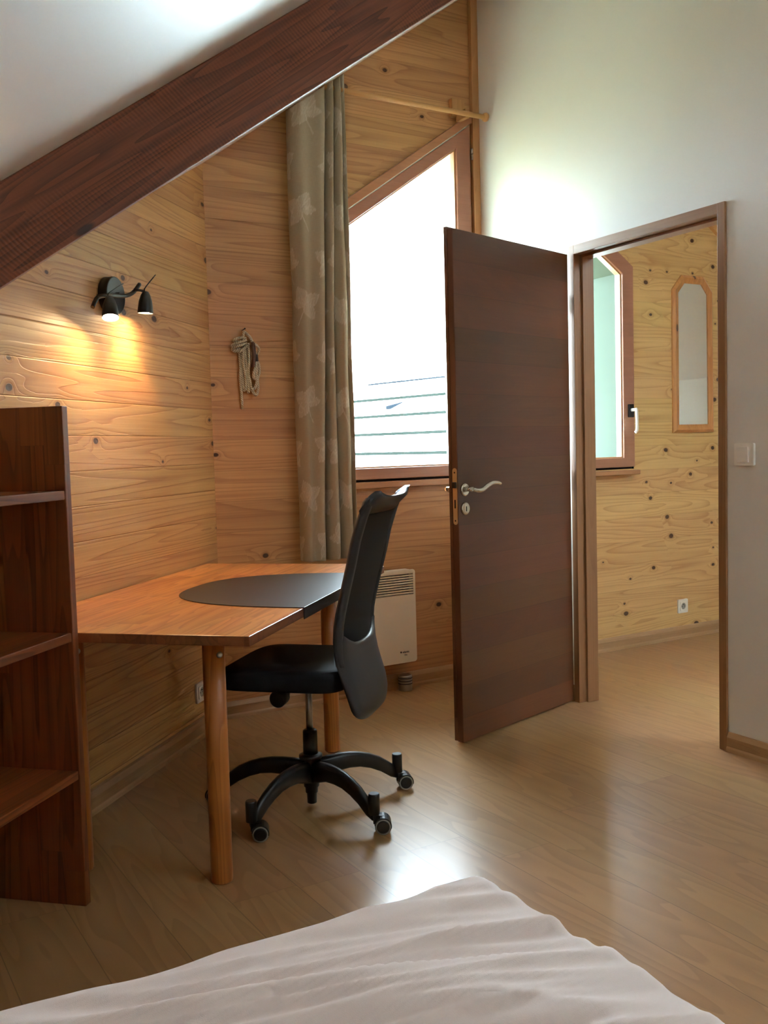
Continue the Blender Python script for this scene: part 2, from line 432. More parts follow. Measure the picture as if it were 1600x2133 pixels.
# ------------------------------------------------------------------ geometry helpers
class MB:
    def __init__(self):
        self.v, self.f, self.mi, self.sm, self.uv = [], [], [], [], {}

    def quadstrip(self, rings, closed=True, cap0=False, cap1=False, mi=0, smooth=True):
        n0 = len(self.v)
        n = len(rings[0])
        for r in rings:
            self.v += [tuple(p) for p in r]
        for i in range(len(rings) - 1):
            for j in range(n if closed else n - 1):
                k = (j + 1) % n
                self.face((n0 + i * n + j, n0 + i * n + k, n0 + (i + 1) * n + k, n0 + (i + 1) * n + j), mi, smooth)
        if cap0:
            self.face(tuple(n0 + j for j in range(n))[::-1], mi, False)
        if cap1:
            b = n0 + (len(rings) - 1) * n
            self.face(tuple(b + j for j in range(n)), mi, False)
        return n0

    def face(self, idx, mi=0, smooth=False):
        self.f.append(tuple(idx)); self.mi.append(mi); self.sm.append(smooth)

    def box(self, x0, x1, y0, y1, z0, z1, mi=0):
        if x0 > x1: x0, x1 = x1, x0
        if y0 > y1: y0, y1 = y1, y0
        if z0 > z1: z0, z1 = z1, z0
        n = len(self.v)
        self.v += [(x0, y0, z0), (x1, y0, z0), (x1, y1, z0), (x0, y1, z0), (x0, y0, z1), (x1, y0, z1), (x1, y1, z1), (x0, y1, z1)]
        for q in ((0, 3, 2, 1), (4, 5, 6, 7), (0, 1, 5, 4), (1, 2, 6, 5), (2, 3, 7, 6), (3, 0, 4, 7)):
            self.face([n + i for i in q], mi)
        return self

    def prism(self, poly, holes, fn, t0, t1, mi=0, side_mi=None, front_mi=None, back_mi=None):
        """poly (a,b) with holes extruded; fn(a,b,t)->xyz"""
        side_mi = mi if side_mi is None else side_mi
        loops = [list(poly)] + [list(h) for h in holes]
        flat = [p for l in loops for p in l]
        tris = tessellate_polygon([[Vector((p[0], p[1], 0)) for p in l] for l in loops])
        n = len(self.v)
        N = len(flat)
        self.v += [fn(p[0], p[1], t0) for p in flat] + [fn(p[0], p[1], t1) for p in flat]
        for tr in tris:
            self.face([n + i for i in tr], mi if front_mi is None else front_mi)
            self.face([n + N + i for i in tr][::-1], mi if back_mi is None else back_mi)
        k = 0
        for l in loops:
            for i in range(len(l)):
                j = (i + 1) % len(l)
                self.face((n + k + i, n + k + j, n + N + k + j, n + N + k + i), side_mi)
            k += len(l)
        return self

    def cyl(self, p0, p1, r0, r1=None, seg=24, mi=0, caps=True):
        r1 = r0 if r1 is None else r1
        return self.lathe(p0, p1, [(0, r0), (1, r1)], seg, mi, caps)

    def lathe(self, p0, p1, prof, seg=24, mi=0, caps=True, sharp=False):
        p0, p1 = Vector(p0), Vector(p1)
        ax = p1 - p0
        d = ax.normalized()
        a = d.orthogonal().normalized()
        b = d.cross(a)
        rings = []
        for t, r in prof:
            c = p0 + ax * t
            rings.append([c + (a * math.cos(2 * PI * k / seg) + b * math.sin(2 * PI * k / seg)) * r for k in range(seg)])
        self.quadstrip(rings, True, caps and prof[0][1] > 1e-5, caps and prof[-1][1] > 1e-5, mi, True)
        return self

    def tube(self, pts, r, seg=10, mi=0, smooth_n=6, caps=True, uv=False):
        P = catmull(pts, smooth_n) if smooth_n else [Vector(p) for p in pts]
        rr = r if callable(r) else (lambda t: r)
        rings = []
        nrm = None
        L = 0
        Ls = []
        for i, p in enumerate(P):
            d = (P[min(i + 1, len(P) - 1)] - P[max(i - 1, 0)]).normalized()
            if nrm is None:
                nrm = d.orthogonal().normalized()
            nrm = (nrm - d * nrm.dot(d)).normalized()
            b = d.cross(nrm)
            q = rr(i / (len(P) - 1))
            rings.append([p + (nrm * math.cos(2 * PI * k / seg) + b * math.sin(2 * PI * k / seg)) * q for k in range(seg)])
            if i: L += (P[i] - P[i - 1]).length
            Ls.append(L)
        nf = len(self.f)
        self.quadstrip(rings, True, caps, caps, mi, True)
        if uv:
            for i in range(len(P) - 1):
                for j in range(seg):
                    self.uv[nf + i * seg + j] = [(j / seg, Ls[i]), ((j + 1) / seg, Ls[i]), ((j + 1) / seg, Ls[i + 1]), (j / seg, Ls[i + 1])]
        return self

    def ball(self, c, r, sx=1, sy=1, sz=1, seg=20, rings=12, mi=0):
        R = []
        for i in range(rings + 1):
            th = PI * i / rings
            q = max(math.sin(th), 1e-4)
            R.append([(c[0] + r * sx * q * math.cos(2 * PI * k / seg), c[1] + r * sy * q * math.sin(2 * PI * k / seg), c[2] - r * sz * math.cos(th)) for k in range(seg)])
        self.quadstrip(R, True, False, False, mi, True)
        return self

    def build(self, name, mats, parent=None, bevel=0.0, bseg=2, smooth_angle=None):
        me = bpy.data.meshes.new(name)
        me.from_pydata([tuple(p) for p in self.v], [], self.f)
        if not isinstance(mats, (list, tuple)): mats = [mats]
        for k in mats: me.materials.append(M[k] if isinstance(k, str) else k)
        for i, p in enumerate(me.polygons):
            p.material_index = self.mi[i]
            p.use_smooth = self.sm[i]
        if self.uv:
            uvl = me.uv_layers.new(name='UVMap')
            for i, p in enumerate(me.polygons):
                if i in self.uv:
                    for k, li in enumerate(p.loop_indices):
                        uvl.data[li].uv = self.uv[i][k]
        me.update()
        bm = bmesh.new(); bm.from_mesh(me)
        bmesh.ops.recalc_face_normals(bm, faces=bm.faces)
        bm.to_mesh(me); bm.free()
        o = bpy.data.objects.new(name, me)
        COL.objects.link(o)
        if parent: o.parent = parent
        if bevel:
            md = o.modifiers.new('bevel', 'BEVEL')
            md.width = bevel; md.segments = bseg; md.limit_method = 'ANGLE'; md.angle_limit = math.radians(40)
            md.harden_normals = False
        return o


def catmull(pts, n):
    P = [Vector(p) for p in pts]
    if len(P) < 3: 
        return P
    Q = [P[0] * 2 - P[1]] + P + [P[-1] * 2 - P[-2]]
    out = []
    for i in range(1, len(Q) - 2):
        a, b, c, d = Q[i - 1], Q[i], Q[i + 1], Q[i + 2]
        for k in range(n):
            t = k / n
            out.append(0.5 * ((2 * b) + (c - a) * t + (2 * a - 5 * b + 4 * c - d) * t * t + (3 * b - a - 3 * c + d) * t ** 3))
    out.append(P[-1])
    return out


def tag(o, label, cat=None, group=None, kind=None):
    o['label'] = label
    if cat: o['category'] = cat
    if group: o['group'] = group
    if kind: o['kind'] = kind
    return o


def empty(name, loc=(0, 0, 0), rz=0.0):
    o = bpy.data.objects.new(name, None)
    o.empty_display_size = 0.1
    COL.objects.link(o)
    o.location = loc
    o.rotation_euler = (0, 0, rz)
    return o


def copy_part(o, parent):
    c = o.copy()
    COL.objects.link(c)
    c.parent = parent
    for ch in [k for k in bpy.data.objects if k.parent == o]:
        copy_part(ch, c)
    return c


Q2 = math.sqrt(0.5)
ES, ED = Vector((-Q2, -Q2, 0)), Vector((Q2, -Q2, 0))     # along the oblique wall (away from the corner) / out of it


def SD(s, d, z=0.0): return ES * s + ED * d + Vector((0, 0, z))


RL = PI / 4                     # local x = -s, local y = -d
TH = math.radians(2.0)
RR = math.radians(-92.0)        # partition frame: local x = u (toward camera), local y = into the wall
KC = Vector((1.511, 0, 0))


def RW(u, v, z=0.0):
    return KC + Vector((-math.sin(TH), -math.cos(TH), 0)) * u + Vector((math.cos(TH), -math.sin(TH), 0)) * v + Vector((0, 0, z))


YW = 0.015                      # inner face of the window wall
SL = 0.70                       # roof slope
zc_front = lambda x: 2.703 + SL * x     # room ceiling (camera side of the beam)
zc_rear = lambda x: 2.477 + SL * x      # lower ceiling between beam and window wall
zc_hall = lambda x: 4.794 - 0.675 * x

# ------------------------------------------------------------------ structure
mb = MB(); mb.box(-3.4, 5.0, -5.6, 0.02, -0.12, 0.0)
tag(mb.build('floor', 'laminate'), 'light brown oak laminate floor with long planks', 'floor', kind='structure')

# windows: polygons in the plane of the window wall (x, z)
gz1 = lambda x: 2.721 - 0.684 * (1.369 - x)
W1G = [(0.685, 1.115), (1.369, 1.115), (1.369, gz1(1.369)), (0.685, gz1(0.685))]
gz2 = lambda x: 2.169 + 0.655 * (2.515 - x)
W2G = [(1.80, 1.116), (2.515, 1.116), (2.515, gz2(2.515)), (1.80, gz2(1.80))]


def offset_poly(P, offs):
    """P counter-clockwise, edge i from P[i] to P[i+1] moved outwards by offs[i]"""
    n = len(P); L = []
    for i in range(n):
        a, b = Vector(P[i]), Vector(P[(i + 1) % n])
        d = (b - a).normalized(); nn = Vector((d.y, -d.x))
        L.append((a + nn * offs[i], d))
    out = []
    for i in range(n):
        (p, d), (q, e) = L[i - 1], L[i]
        den = d.x * e.y - d.y * e.x
        t = ((q - p).x * e.y - (q - p).y * e.x) / den
        r = p + d * t
        out.append((r.x, r.y))
    return out


W1S = offset_poly(W1G, [0.055, 0.086, 0.055, 0.07])      # sash outer
W1T = offset_poly(W1S, [0.006, 0.004, 0.006, 0.03])
W1O = offset_poly(W1S, [0.012, 0.010, 0.008, 0.05])      # wall opening
W2S = offset_poly(W2G, [0.053, 0.085, 0.085, 0.08])
W2O = offset_poly(W2S, [0.012, 0.008, 0.008, 0.05])
fnW = lambda a, b, t: (a, t, b)
# reveal further out is narrower than the frame (the masonry opening)
R1 = offset_poly(W1G, [0.03, 0.19, 0.03, 0.01])
R2 = offset_poly(W2G, [0.03, 0.035, 0.03, 0.03])
outer = [(0.008, 0.0), (1.57, 0.0), (1.57, 4.0), (0.008, 2.60)]
wf = MB()
wf.prism([(-0.04, -0.05), (1.55, -0.05), (1.55, 3.62), (-0.04, 2.56)], [W1O], fnW, YW, YW + 0.07, side_mi=1, front_mi=0, back_mi=1)
wf.prism([(-0.4, -0.05), (1.66, -0.05), (1.66, 3.9), (-0.4, 2.6)], [R1], fnW, YW + 0.07, YW + 0.40, mi=1)
tag(wf.build('wall_front', ['pine_front', 'outer_wall']), 'horizontal pine boarding around the tall sloped window', 'wall', kind='structure')
wf = MB()
wf.prism([(1.55, -0.05), (4.75, -0.05), (4.75, 3.0), (1.55, 3.9)], [W2O], fnW, YW, YW + 0.07, side_mi=1, front_mi=0, back_mi=1)
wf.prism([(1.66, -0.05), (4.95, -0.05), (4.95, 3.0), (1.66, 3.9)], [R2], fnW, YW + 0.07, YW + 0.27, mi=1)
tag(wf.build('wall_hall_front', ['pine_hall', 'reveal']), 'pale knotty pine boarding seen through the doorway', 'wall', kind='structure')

# oblique left wall
wl = MB(); wl.box(-3.35, 0.06, -0.004 + 0.008, 0.2, -0.05, 3.0)
o = wl.build('wall_left', 'pine_left'); o.rotation_euler.z = RL
tag(o, 'oblique pine boarded wall behind the desk and wall lamp', 'wall', kind='structure')
wk = MB(); wk.box(-2.45, -2.2, -5.5, -2.0, -0.05, 1.6)
tag(wk.build('wall_side', 'white_wall'), 'low white wall under the roof slope beside the bed', 'wall', kind='structure')
wb = MB(); wb.prism([(-2.45, -0.05), (1.50, -0.05), (1.50, 3.85), (-2.45, 1.1)], [], lambda a, b, t: (a, t, b), -5.5, -5.3)
tag(wb.build('wall_back', 'white_wall'), 'white wall behind the camera', 'wall', kind='structure')

# partition with doorway, local (u, z) in its frame, thickness 0..0.085
DU0, DU1, DZ = 0.735, 1.585, 2.075
wr = MB()
wr.prism([(-0.01, -0.05), (DU0, -0.05), (DU0, DZ), (DU1, DZ), (DU1, -0.05), (5.5, -0.05), (5.5, 3.78), (-0.01, 3.78)], [],
         lambda a, b, t: (a, t, b), 0.0, 0.08)
o = wr.build('wall_right', 'white_wall'); o.location = KC; o.rotation_euler.z = RR
tag(o, 'tall smooth white partition wall with the doorway', 'wall', kind='structure')
wh = MB(); wh.box(4.6, 4.8, -5.6, 0.0, -0.05, 2.2)
tag(wh.build('wall_hall_side', 'white_wall'), 'far side wall of the hall, out of view', 'wall', kind='structure')
wh = MB(); wh.prism([(1.3, -0.05), (4.7, -0.05), (4.7, 1.9), (1.5, 3.8), (1.3, 3.8)], [], lambda a, b, t: (a, t, b), -5.6, -5.45)
tag(wh.build('wall_hall_back', 'white_wall'), 'white back wall of the hall', 'wall', kind='structure')

# ceilings
YB = -1.45


def slope_slab(name, x0, x1, zf, y0, y1, th, holes=(), mat='ceiling'):
    b = MB()
    b.prism([(x0, y0), (x1, y0), (x1, y1), (x0, y1)], list(holes), lambda a, c, t: (a, c, zf(a) + t), 0.0, th)
    return b.build(name, mat)


tag(slope_slab('ceiling', -2.5, 1.62, zc_front, -5.55, YB + 0.04, 0.14, [[(0.66, -4.9), (1.14, -4.9), (1.14, -4.15), (0.66, -4.15)]]), 'white sloping ceiling above the beam', 'ceiling', kind='structure')
tag(slope_slab('ceiling_window_side', -2.5, 1.62, zc_rear, YB + 0.05, 0.06, 0.34), 'white sloping ceiling between beam and window wall', 'ceiling', kind='structure')
tag(slope_slab('ceiling_hall', 1.52, 4.95, zc_hall, -5.6, 0.06, 0.14, [[(2.5, -3.4), (3.25, -3.4), (3.25, -2.72), (2.5, -2.72)]]), 'white sloping ceiling of the hall', 'ceiling', kind='structure')

for nm_, lb_, zf_, (xa_, xb_, ya_, yb_) in (('fill_window_3', 'added roof window in the slope behind the camera, for fill light', zc_front, (0.66, 1.14, -4.9, -4.15)), ('fill_window_4', 'added roof window in the hall ceiling slope, out of view, for fill light', zc_hall, (2.5, 3.25, -3.4, -2.72))):  # unseen roof windows added to let fill light into both rooms
    rw_ = empty(nm_)
    tag(rw_, lb_, 'added roof window', kind='structure')
    b = MB()
    b.prism([(xa_, ya_), (xb_, ya_), (xb_, yb_), (xa_, yb_)], [[(xa_ + 0.03, ya_ + 0.03), (xb_ - 0.03, ya_ + 0.03), (xb_ - 0.03, yb_ - 0.03), (xa_ + 0.03, yb_ - 0.03)]], lambda a, c, t: (a, c, zf_(a) + t), 0.06, 0.12)
    b.build('sash', 'sash_trim', rw_)
    b = MB()
    b.prism([(xa_ + 0.025, ya_ + 0.025), (xb_ - 0.025, ya_ + 0.025), (xb_ - 0.025, yb_ - 0.025), (xa_ + 0.025, yb_ - 0.025)], [], lambda a, c, t: (a, c, zf_(a) + t), 0.090, 0.094)
    b.build('glass_pane', 'glass', rw_)

# corner batten and hall rake board
tb = MB(); tb.box(1.468, 1.511, -0.012, YW, 0.0, 3.50)
tag(tb.build('trim_1', 'pine_trim', bevel=0.003), 'pine corner batten between window wall and white wall', 'trim', kind='structure')
tb = MB()
tb.prism([(1.6, zc_hall(1.6) - 0.095), (4.6, zc_hall(4.6) - 0.095), (4.6, zc_hall(4.6)), (1.6, zc_hall(1.6))], [], fnW, -0.010, YW)
tag(tb.build('trim_2', 'pine_rod'), 'pine edging board under the hall ceiling slope', 'trim', kind='structure')


def skirting(name, x0, x1, label, loc=(0, 0, 0), rz=0.0, y=0.0, back=0.015):
    prof = [(back, 0.0), (y - 0.006, 0.0), (y - 0.004, 0.012), (y, 0.020), (y, 0.055), (y + 0.003, 0.062), (y + 0.008, 0.072), (y + 0.011, 0.075), (back, 0.075)]
    b = MB()
    b.quadstrip([[(x0, p[0], p[1]) for p in prof], [(x1, p[0], p[1]) for p in prof]], True, True, True, 0, False)
    o = b.build(name, 'skirting'); o.location = loc; o.rotation_euler.z = rz
    return tag(o, label, 'skirting board', kind='structure')


skirting('baseboard_front', 0.02, 1.466, 'oak skirting under the window wall beside the heater')
skirting('baseboard_hall', 1.62, 4.6, 'oak skirting along the hall pine wall seen through the doorway')
skirting('baseboard_left', -3.0, -0.02, 'oak skirting along the oblique pine wall under the desk', rz=RL, y=-0.024, back=0.004)
skirting('baseboard_right', 1.612, 5.3, 'oak skirting on the white wall right of the doorway', KC, RR, y=-0.012, back=0.0)
skirting('baseboard_corner', 0.02, 0.705, 'oak skirting on the white wall behind the open door', KC, RR, y=-0.012, back=0.0)

# ------------------------------------------------------------------ doorway frame (trim_3) and door leaf (door_1)
fr = empty('trim_3', KC, RR)
tag(fr, 'brown oak door frame around the doorway', 'door frame', kind='structure')
b = MB()   # hinge-side jamb: casing + rebate + stop
b.prism([(0.710, -0.012), (0.745, -0.012), (0.745, 0.030), (0.757, 0.030), (0.757, 0.095), (0.710, 0.095), (0.710, 0.080), (0.735, 0.080), (0.735, 0.0), (0.710, 0.0)], [],
        lambda a, c, t: (a, c, t), 0.0, 2.105)
b.build('jamb', 'frame_v', fr, bevel=0.0015)
b = MB()
b.prism([(1.611, -0.012), (1.611, 0.0), (1.585, 0.0), (1.585, 0.080), (1.611, 0.080), (1.611, 0.095), (1.563, 0.095), (1.563, 0.030), (1.575, 0.030), (1.575, -0.012)], [],
        lambda a, c, t: (a, c, t), 0.0, 2.105)
b.build('jamb', 'frame_v', fr, bevel=0.0015)
b = MB()
b.prism([(-0.012, 2.105), (-0.012, 2.065), (0.030, 2.065), (0.030, 2.053), (0.095, 2.053), (0.095, 2.105), (0.080, 2.105), (0.080, 2.075), (0.0, 2.075), (0.0, 2.105)], [],
        lambda a, c, t: (t, a, c), 0.7455, 1.5745)
b.build('head', 'frame_h', fr, bevel=0.0015)

hinge = Vector((1.462, -0.716, 0)); free = Vector((0.659, -0.950, 0))
dd = (hinge - free).normalized(); LW = (hinge - free).length
door = empty('door_1', free, math.atan2(dd.y, dd.x))      # local x from free edge to hinge, local y away from camera
tag(door, 'brown horizontally veneered interior door standing open in front of the window', 'door', kind='structure')
b = MB(); b.box(0.0, LW, 0.0, 0.028, 0.010, 2.068)
b.build('leaf', 'door', door, bevel=0.0012)
b = MB(); b.box(-0.004, LW - 0.012, 0.0285, 0.043, 0.014, 2.078)
b.build('leaf_rebate', 'door', door, bevel=0.0012)
b = MB(); b.box(-0.0012, 0.0, 0.001, 0.0275, 0.011, 2.067)
b.build('leaf_edge', 'door_edge', door)
# lock plate on the edge
b = MB()
pts = [(0.011 * math.cos(a) + 0.0, 0.011 * math.sin(a)) for a in [PI * k / 10 for k in range(11)]]
poly = [(p[0] + 0.0145, 1.126 - 0.011 + p[1]) for p in pts] + [(0.0145 - p[0], 0.899 + 0.011 - p[1]) for p in pts]
b.prism(poly, [], lambda a, c, t: (t, a, c), -0.0030, -0.0010)
lp = b.build('lock_plate', 'brass_plate', door)
b = MB(); b.box(-0.012, -0.003, 0.006, 0.024, 1.046, 1.070)
b.build('latch_bolt', 'black_metal', lp, bevel=0.002)
b = MB(); b.box(-0.0036, -0.0028, 0.011, 0.018, 0.965, 0.999); b.cyl((-0.0036, 0.0145, 1.108), (-0.0028, 0.0145, 1.108), 0.0035, seg=12); b.cyl((-0.0036, 0.0145, 0.915), (-0.0028, 0.0145, 0.915), 0.0035, seg=12)
b.build('screw', 'dark_gap', lp)


def handle(side):
    s = -1 if side == 'front' else 1
    y0 = 0.0 if side == 'front' else 0.043
    Y = lambda v: y0 + s * v
    hb = MB()
    hb.lathe((0.039, Y(0.0), 1.038), (0.039, Y(0.009), 1.038), [(0, 0.026), (0.6, 0.026), (0.85, 0.0245), (1.0, 0.021)], 32)
    h = hb.build('door_handle', 'chrome', door)
    lb = MB()
    lb.cyl((0.039, Y(0.008), 1.040), (0.039, Y(0.045), 1.040), 0.0095, 0.009, 20)
    lb.tube([(0.036, Y(0.046), 1.040), (0.062, Y(0.050), 1.034), (0.092, Y(0.052), 1.036), (0.125, Y(0.052), 1.050), (0.158, Y(0.052), 1.060), (0.190, Y(0.053), 1.060), (0.214, Y(0.053), 1.055)],
            lambda t: 0.0085 + 0.002 * math.sin(t * PI) - 0.001 * t, 14)
    lb.build('lever', 'chrome', h)
    kb = MB()
    kb.lathe((0.040, Y(0.0), 0.962), (0.040, Y(0.009), 0.962), [(0, 0.026), (0.6, 0.026), (0.85, 0.0245), (1.0, 0.021), (1.001, 0.0)], 32)
    k = kb.build('key_rose', 'chrome', door)
    kh = MB(); kh.box(0.0375, 0.0425, Y(0.0086), Y(0.0096), 0.951, 0.971)
    kh.build('keyhole', 'dark_gap', k)


handle('front'); handle('back')
for hz in (0.25, 1.05, 1.85):
    b = MB(); b.cyl((LW + 0.004, 0.046, hz - 0.04), (LW + 0.004, 0.046, hz + 0.04), 0.006, seg=14)
    b.build('hinge', 'steel', door)


# ------------------------------------------------------------------ windows
def window(name, label, G, S, O, y_in, y_out, handle_pos=None, sill=None, hinge_pos=None):
    w = empty(name, (0, 0, 0))
    tag(w, label, 'window', kind='structure')
    b = MB(); b.prism(S, [G], fnW, y_in, y_out)
    b.build('sash', 'sash', w, bevel=0.004)
    gi = offset_poly(G, [0.004] * 4)
    b = MB(); b.prism(G, [offset_poly(G, [-0.008] * 4)], fnW, y_in + 0.014, y_in + 0.022)
    b.build('glazing_bead', 'seal', w)
    b = MB(); b.prism(gi, [], fnW, y_in + 0.026, y_in + 0.030)
    b.build('glass_pane', 'glass', w)
    return w


w1 = window('window_1', 'tall window with slanted top in the pine wall, partly behind the open door', W1G, W1S, W1O, -0.004, 0.06)
# fixed frame: slanted head board, sill board
b = MB()
top = offset_poly(W1S, [0.0, 0.0, 0.006, 0.0]); top2 = offset_poly(W1S, [0.0, 0.0, 0.046, 0.0])
b.prism([top[3], top[2], (1.466, top[2][1] + 0.0), (1.466, top2[2][1] + 0.004), top2[3]], [], fnW, -0.010, 0.05)
b.build('head_trim', 'sash_trim', w1, bevel=0.002)
b = MB(); b.box(0.60, 1.466, -0.020, 0.05, 1.017, 1.047)
b.build('sill_trim', 'sash_trim', w1, bevel=0.003)
b = MB(); b.box(0.60, 1.466, 0.02, 0.055, 1.040, 1.075); b.box(1.45, 1.468, 0.02, 0.055, 1.05, 2.80)
b.build('rebate', 'dark_gap', w1)
for hz in (2.70, 1.25):
    b = MB(); b.cyl((1.461, -0.010, hz - 0.028), (1.461, -0.010, hz + 0.0), 0.0055, seg=12); b.cyl((1.461, -0.010, hz + 0.003), (1.461, -0.010, hz + 0.028), 0.0055, seg=12)
    b.build('hinge', 'steel', w1)

w2 = window('window_2', 'hall window with sloping corner and white handle, seen through the doorway', W2G, W2S, W2O, -0.004, 0.06)
b = MB(); b.box(1.70, 2.614, -0.034, 0.05, 1.020, 1.045)
b.build('sill_trim', 'sash_trim', w2, bevel=0.003)
b = MB(); b.box(1.72, 2.598, 0.02, 0.055, 1.040, 1.075)
b.build('rebate', 'dark_gap', w2)
b = MB(); b.box(2.545, 2.585, -0.016, -0.004, 1.350, 1.425)
hp = b.build('handle_plate', 'black_plastic', w2, bevel=0.003)
b = MB(); b.cyl((2.565, -0.016, 1.392), (2.565, -0.050, 1.392), 0.010, 0.009, 16)
b.tube([(2.565, -0.048, 1.400), (2.566, -0.054, 1.385), (2.567, -0.055, 1.33), (2.566, -0.055, 1.275), (2.555, -0.052, 1.262)], 0.0085, 12)
b.build('handle', 'white_plastic', hp)

# ------------------------------------------------------------------ beam
ang = math.atan(SL)
bo = empty('roof_beam', (0, YB, 0))
BX0, BX1 = -1.75, 2.05
b = MB()
hgt = 0.261 * math.cos(ang)
Lb = 3.05 / math.cos(ang)
nx, nz = 90, 12
vv = []
b.box(0.0, Lb, 0.0, 0.12, 0.0, hgt)
COL.objects.unlink(bo); bpy.data.objects.remove(bo)
bo = b.build('roof_beam', 'beam', bevel=0.004)
bo.location = (-1.62, YB, 2.442 + SL * -1.62)
bo.rotation_euler = (0, -ang, 0)
tag(bo, 'dark rough-sawn timber beam running diagonally under the white ceiling', 'beam')

# ------------------------------------------------------------------ curtain rod and curtain
rod = empty('curtain_rod', (0.52, -0.10, 2.862))
tag(rod, 'thin pine curtain rod above the window, its knob by the white wall', 'curtain rod')
b = MB(); b.cyl((0.0, 0, 0), (0.955, 0, 0), 0.0125, seg=20)
b.build('pole', 'pine_rod', rod)
b = MB(); b.lathe((0.95, 0, 0), (0.977, 0, 0), [(0, 0.013), (0.15, 0.020), (0.5, 0.0225), (0.85, 0.019), (1.0, 0.008)], 24)
b.build('end_knob', 'pine_rod', rod)
b = MB(); b.box(0.818, 0.898, 0.085, 0.1145, 0.010, 0.100); b.box(0.845, 0.871, 0.008, 0.09, -0.014, 0.03)
b.build('bracket', 'pine_trim', rod, bevel=0.003)

# curtain: folded sheet with leaf motifs stored as an attribute
PT = [(.41, -.03), (.388, -.055), (.386, -.10), (.42, -.135), (.475, -.128), (.528, -.142), (.553, -.125), (.549, -.06), (.563, -.05), (.574, -.11), (.589, -.137), (.602, -.115), (.604, -.075), (.613, -.11), (.628, -.135), (.641, -.11), (.643, -.075), (.652, -.105), (.663, -.115), (.669, -.085)]
PM = [(.41, -.03), (.386, -.055), (.386, -.10), (.41, -.135), (.445, -.125), (.488, -.145), (.510, -.125), (.504, -.05), (.522, -.04), (.532, -.11), (.550, -.140), (.572, -.118), (.577, -.065), (.586, -.11), (.610, -.140), (.640, -.118), (.644, -.075), (.652, -.105), (.664, -.115), (.669, -.085)]
PB = [(.41, -.03), (.392, -.055), (.390, -.10), (.41, -.135), (.435, -.125), (.465, -.148), (.484, -.125), (.478, -.04), (.497, -.035), (.507, -.11), (.535, -.146), (.566, -.122), (.572, -.06), (.583, -.11), (.612, -.143), (.642, -.118), (.648, -.075), (.655, -.105), (.664, -.115), (.669, -.085)]
NV = 330
NA = 18
ZB = 0.70


def lerp(a, b, t): return a + (b - a) * t


grid = []
for j in range(NV):
    v = j / (NV - 1)
    if v > 0.5:
        c = [(lerp(m_[0], t_[0], (v - .5) * 2), lerp(m_[1], t_[1], (v - .5) * 2)) for m_, t_ in zip(PM, PT)]
    else:
        c = [(lerp(b_[0], m_[0], v * 2), lerp(b_[1], m_[1], v * 2)) for b_, m_ in zip(PB, PM)]
    grid.append(catmull([(p[0], p[1], 0) for p in c], NA))
NU = len(grid[0])
ulen = [0.0]
ref = grid[NV // 2]
for i in range(1, NU): ulen.append(ulen[-1] + (ref[i] - ref[i - 1]).length)
verts = []; uvs = []
for j in range(NV):
    v = j / (NV - 1)
    for i in range(NU):
        p = grid[j][i]
        zt = 2.470 + SL * p.x
        z = lerp(ZB, zt, v)
        w = noise.noise(Vector((ulen[i] * 7, z * 2.2, 0.3))) * 0.012 + noise.noise(Vector((ulen[i] * 16, z * 6.0, 4.3))) * 0.004
        wx = noise.noise(Vector((ulen[i] * 3, z * 1.6, 9.1))) * 0.008
        verts.append((p.x + wx * math.sin(PI * v), p.y + w * (0.4 + 0.6 * math.sin(PI * v)), z))
        uvs.append((ulen[i], z))
faces = [(j * NU + i, j * NU + i + 1, (j + 1) * NU + i + 1, (j + 1) * NU + i) for j in range(NV - 1) for i in range(NU - 1)]
me = bpy.data.meshes.new('curtain')
me.from_pydata(verts, [], faces)
uvl = me.uv_layers.new(name='UVMap')
for l in me.loops: uvl.data[l.index].uv = uvs[l.vertex_index]
at = me.attributes.new('motif', 'FLOAT', 'POINT')


def leaf(du, dz, a, L, Wd):
    c, s = math.cos(a), math.sin(a)
    x, y = du * c + dz * s, -du * s + dz * c       # x along leaf
    t = x / L
    if t < 0 or t > 1: return 0
    hw = Wd * math.sin(PI * min(1, t ** 0.75)) ** 0.8
    if hw <= 1e-5: return 0
    e = abs(y) / hw
    if e > 1: return 0
    vein = 1.0 if (abs(y) < 0.0012 or abs(math.sin((abs(y) * 1.4 - x) * 260)) > 0.93) else 0.0
    edge = 1.0 if e > 0.90 else 0.0
    return 0.45 + 0.5 * max(vein * 0.7, edge)


def motif(u, z):
    best = 0
    for cu, cz, fl in MOT:
        if abs(u - cu) > 0.13 or abs(z - cz) > 0.16: continue
        du, dz = (u - cu) * fl, z - cz
        for a, L, Wd in ((1.15, .085, .030), (2.6, .082, .031), (-2.2, .085, .028), (0.1, .07, .024)):
            best = max(best, leaf(du, dz, a, L, Wd))
        # stem
        if -0.095 < dz < 0 and abs(du - 0.035 * (dz / -0.095) ** 1.4) < 0.0018: best = max(best, 0.9)
    return best


MOT = []
row = 0
zz = 0.78
while zz < 3.0:
    uu = 0.02 + (row % 2) * 0.11
    while uu < ulen[-1]:
        MOT.append((uu + random.uniform(-.015, .015), zz + random.uniform(-.02, .02), random.choice((-1, 1))))
        uu += 0.235
    zz += 0.215; row += 1
vals = [motif(u, z) for u, z in uvs]
at.data.foreach_set('value', vals)
me.materials.append(M['curtain'])
for p in me.polygons: p.use_smooth = True
cu = bpy.data.objects.new('curtain', me); COL.objects.link(cu)
tag(cu, 'beige linen curtain with pale leaf embroidery gathered left of the window', 'curtain')
md = cu.modifiers.new('solid', 'SOLIDIFY'); md.thickness = 0.0015

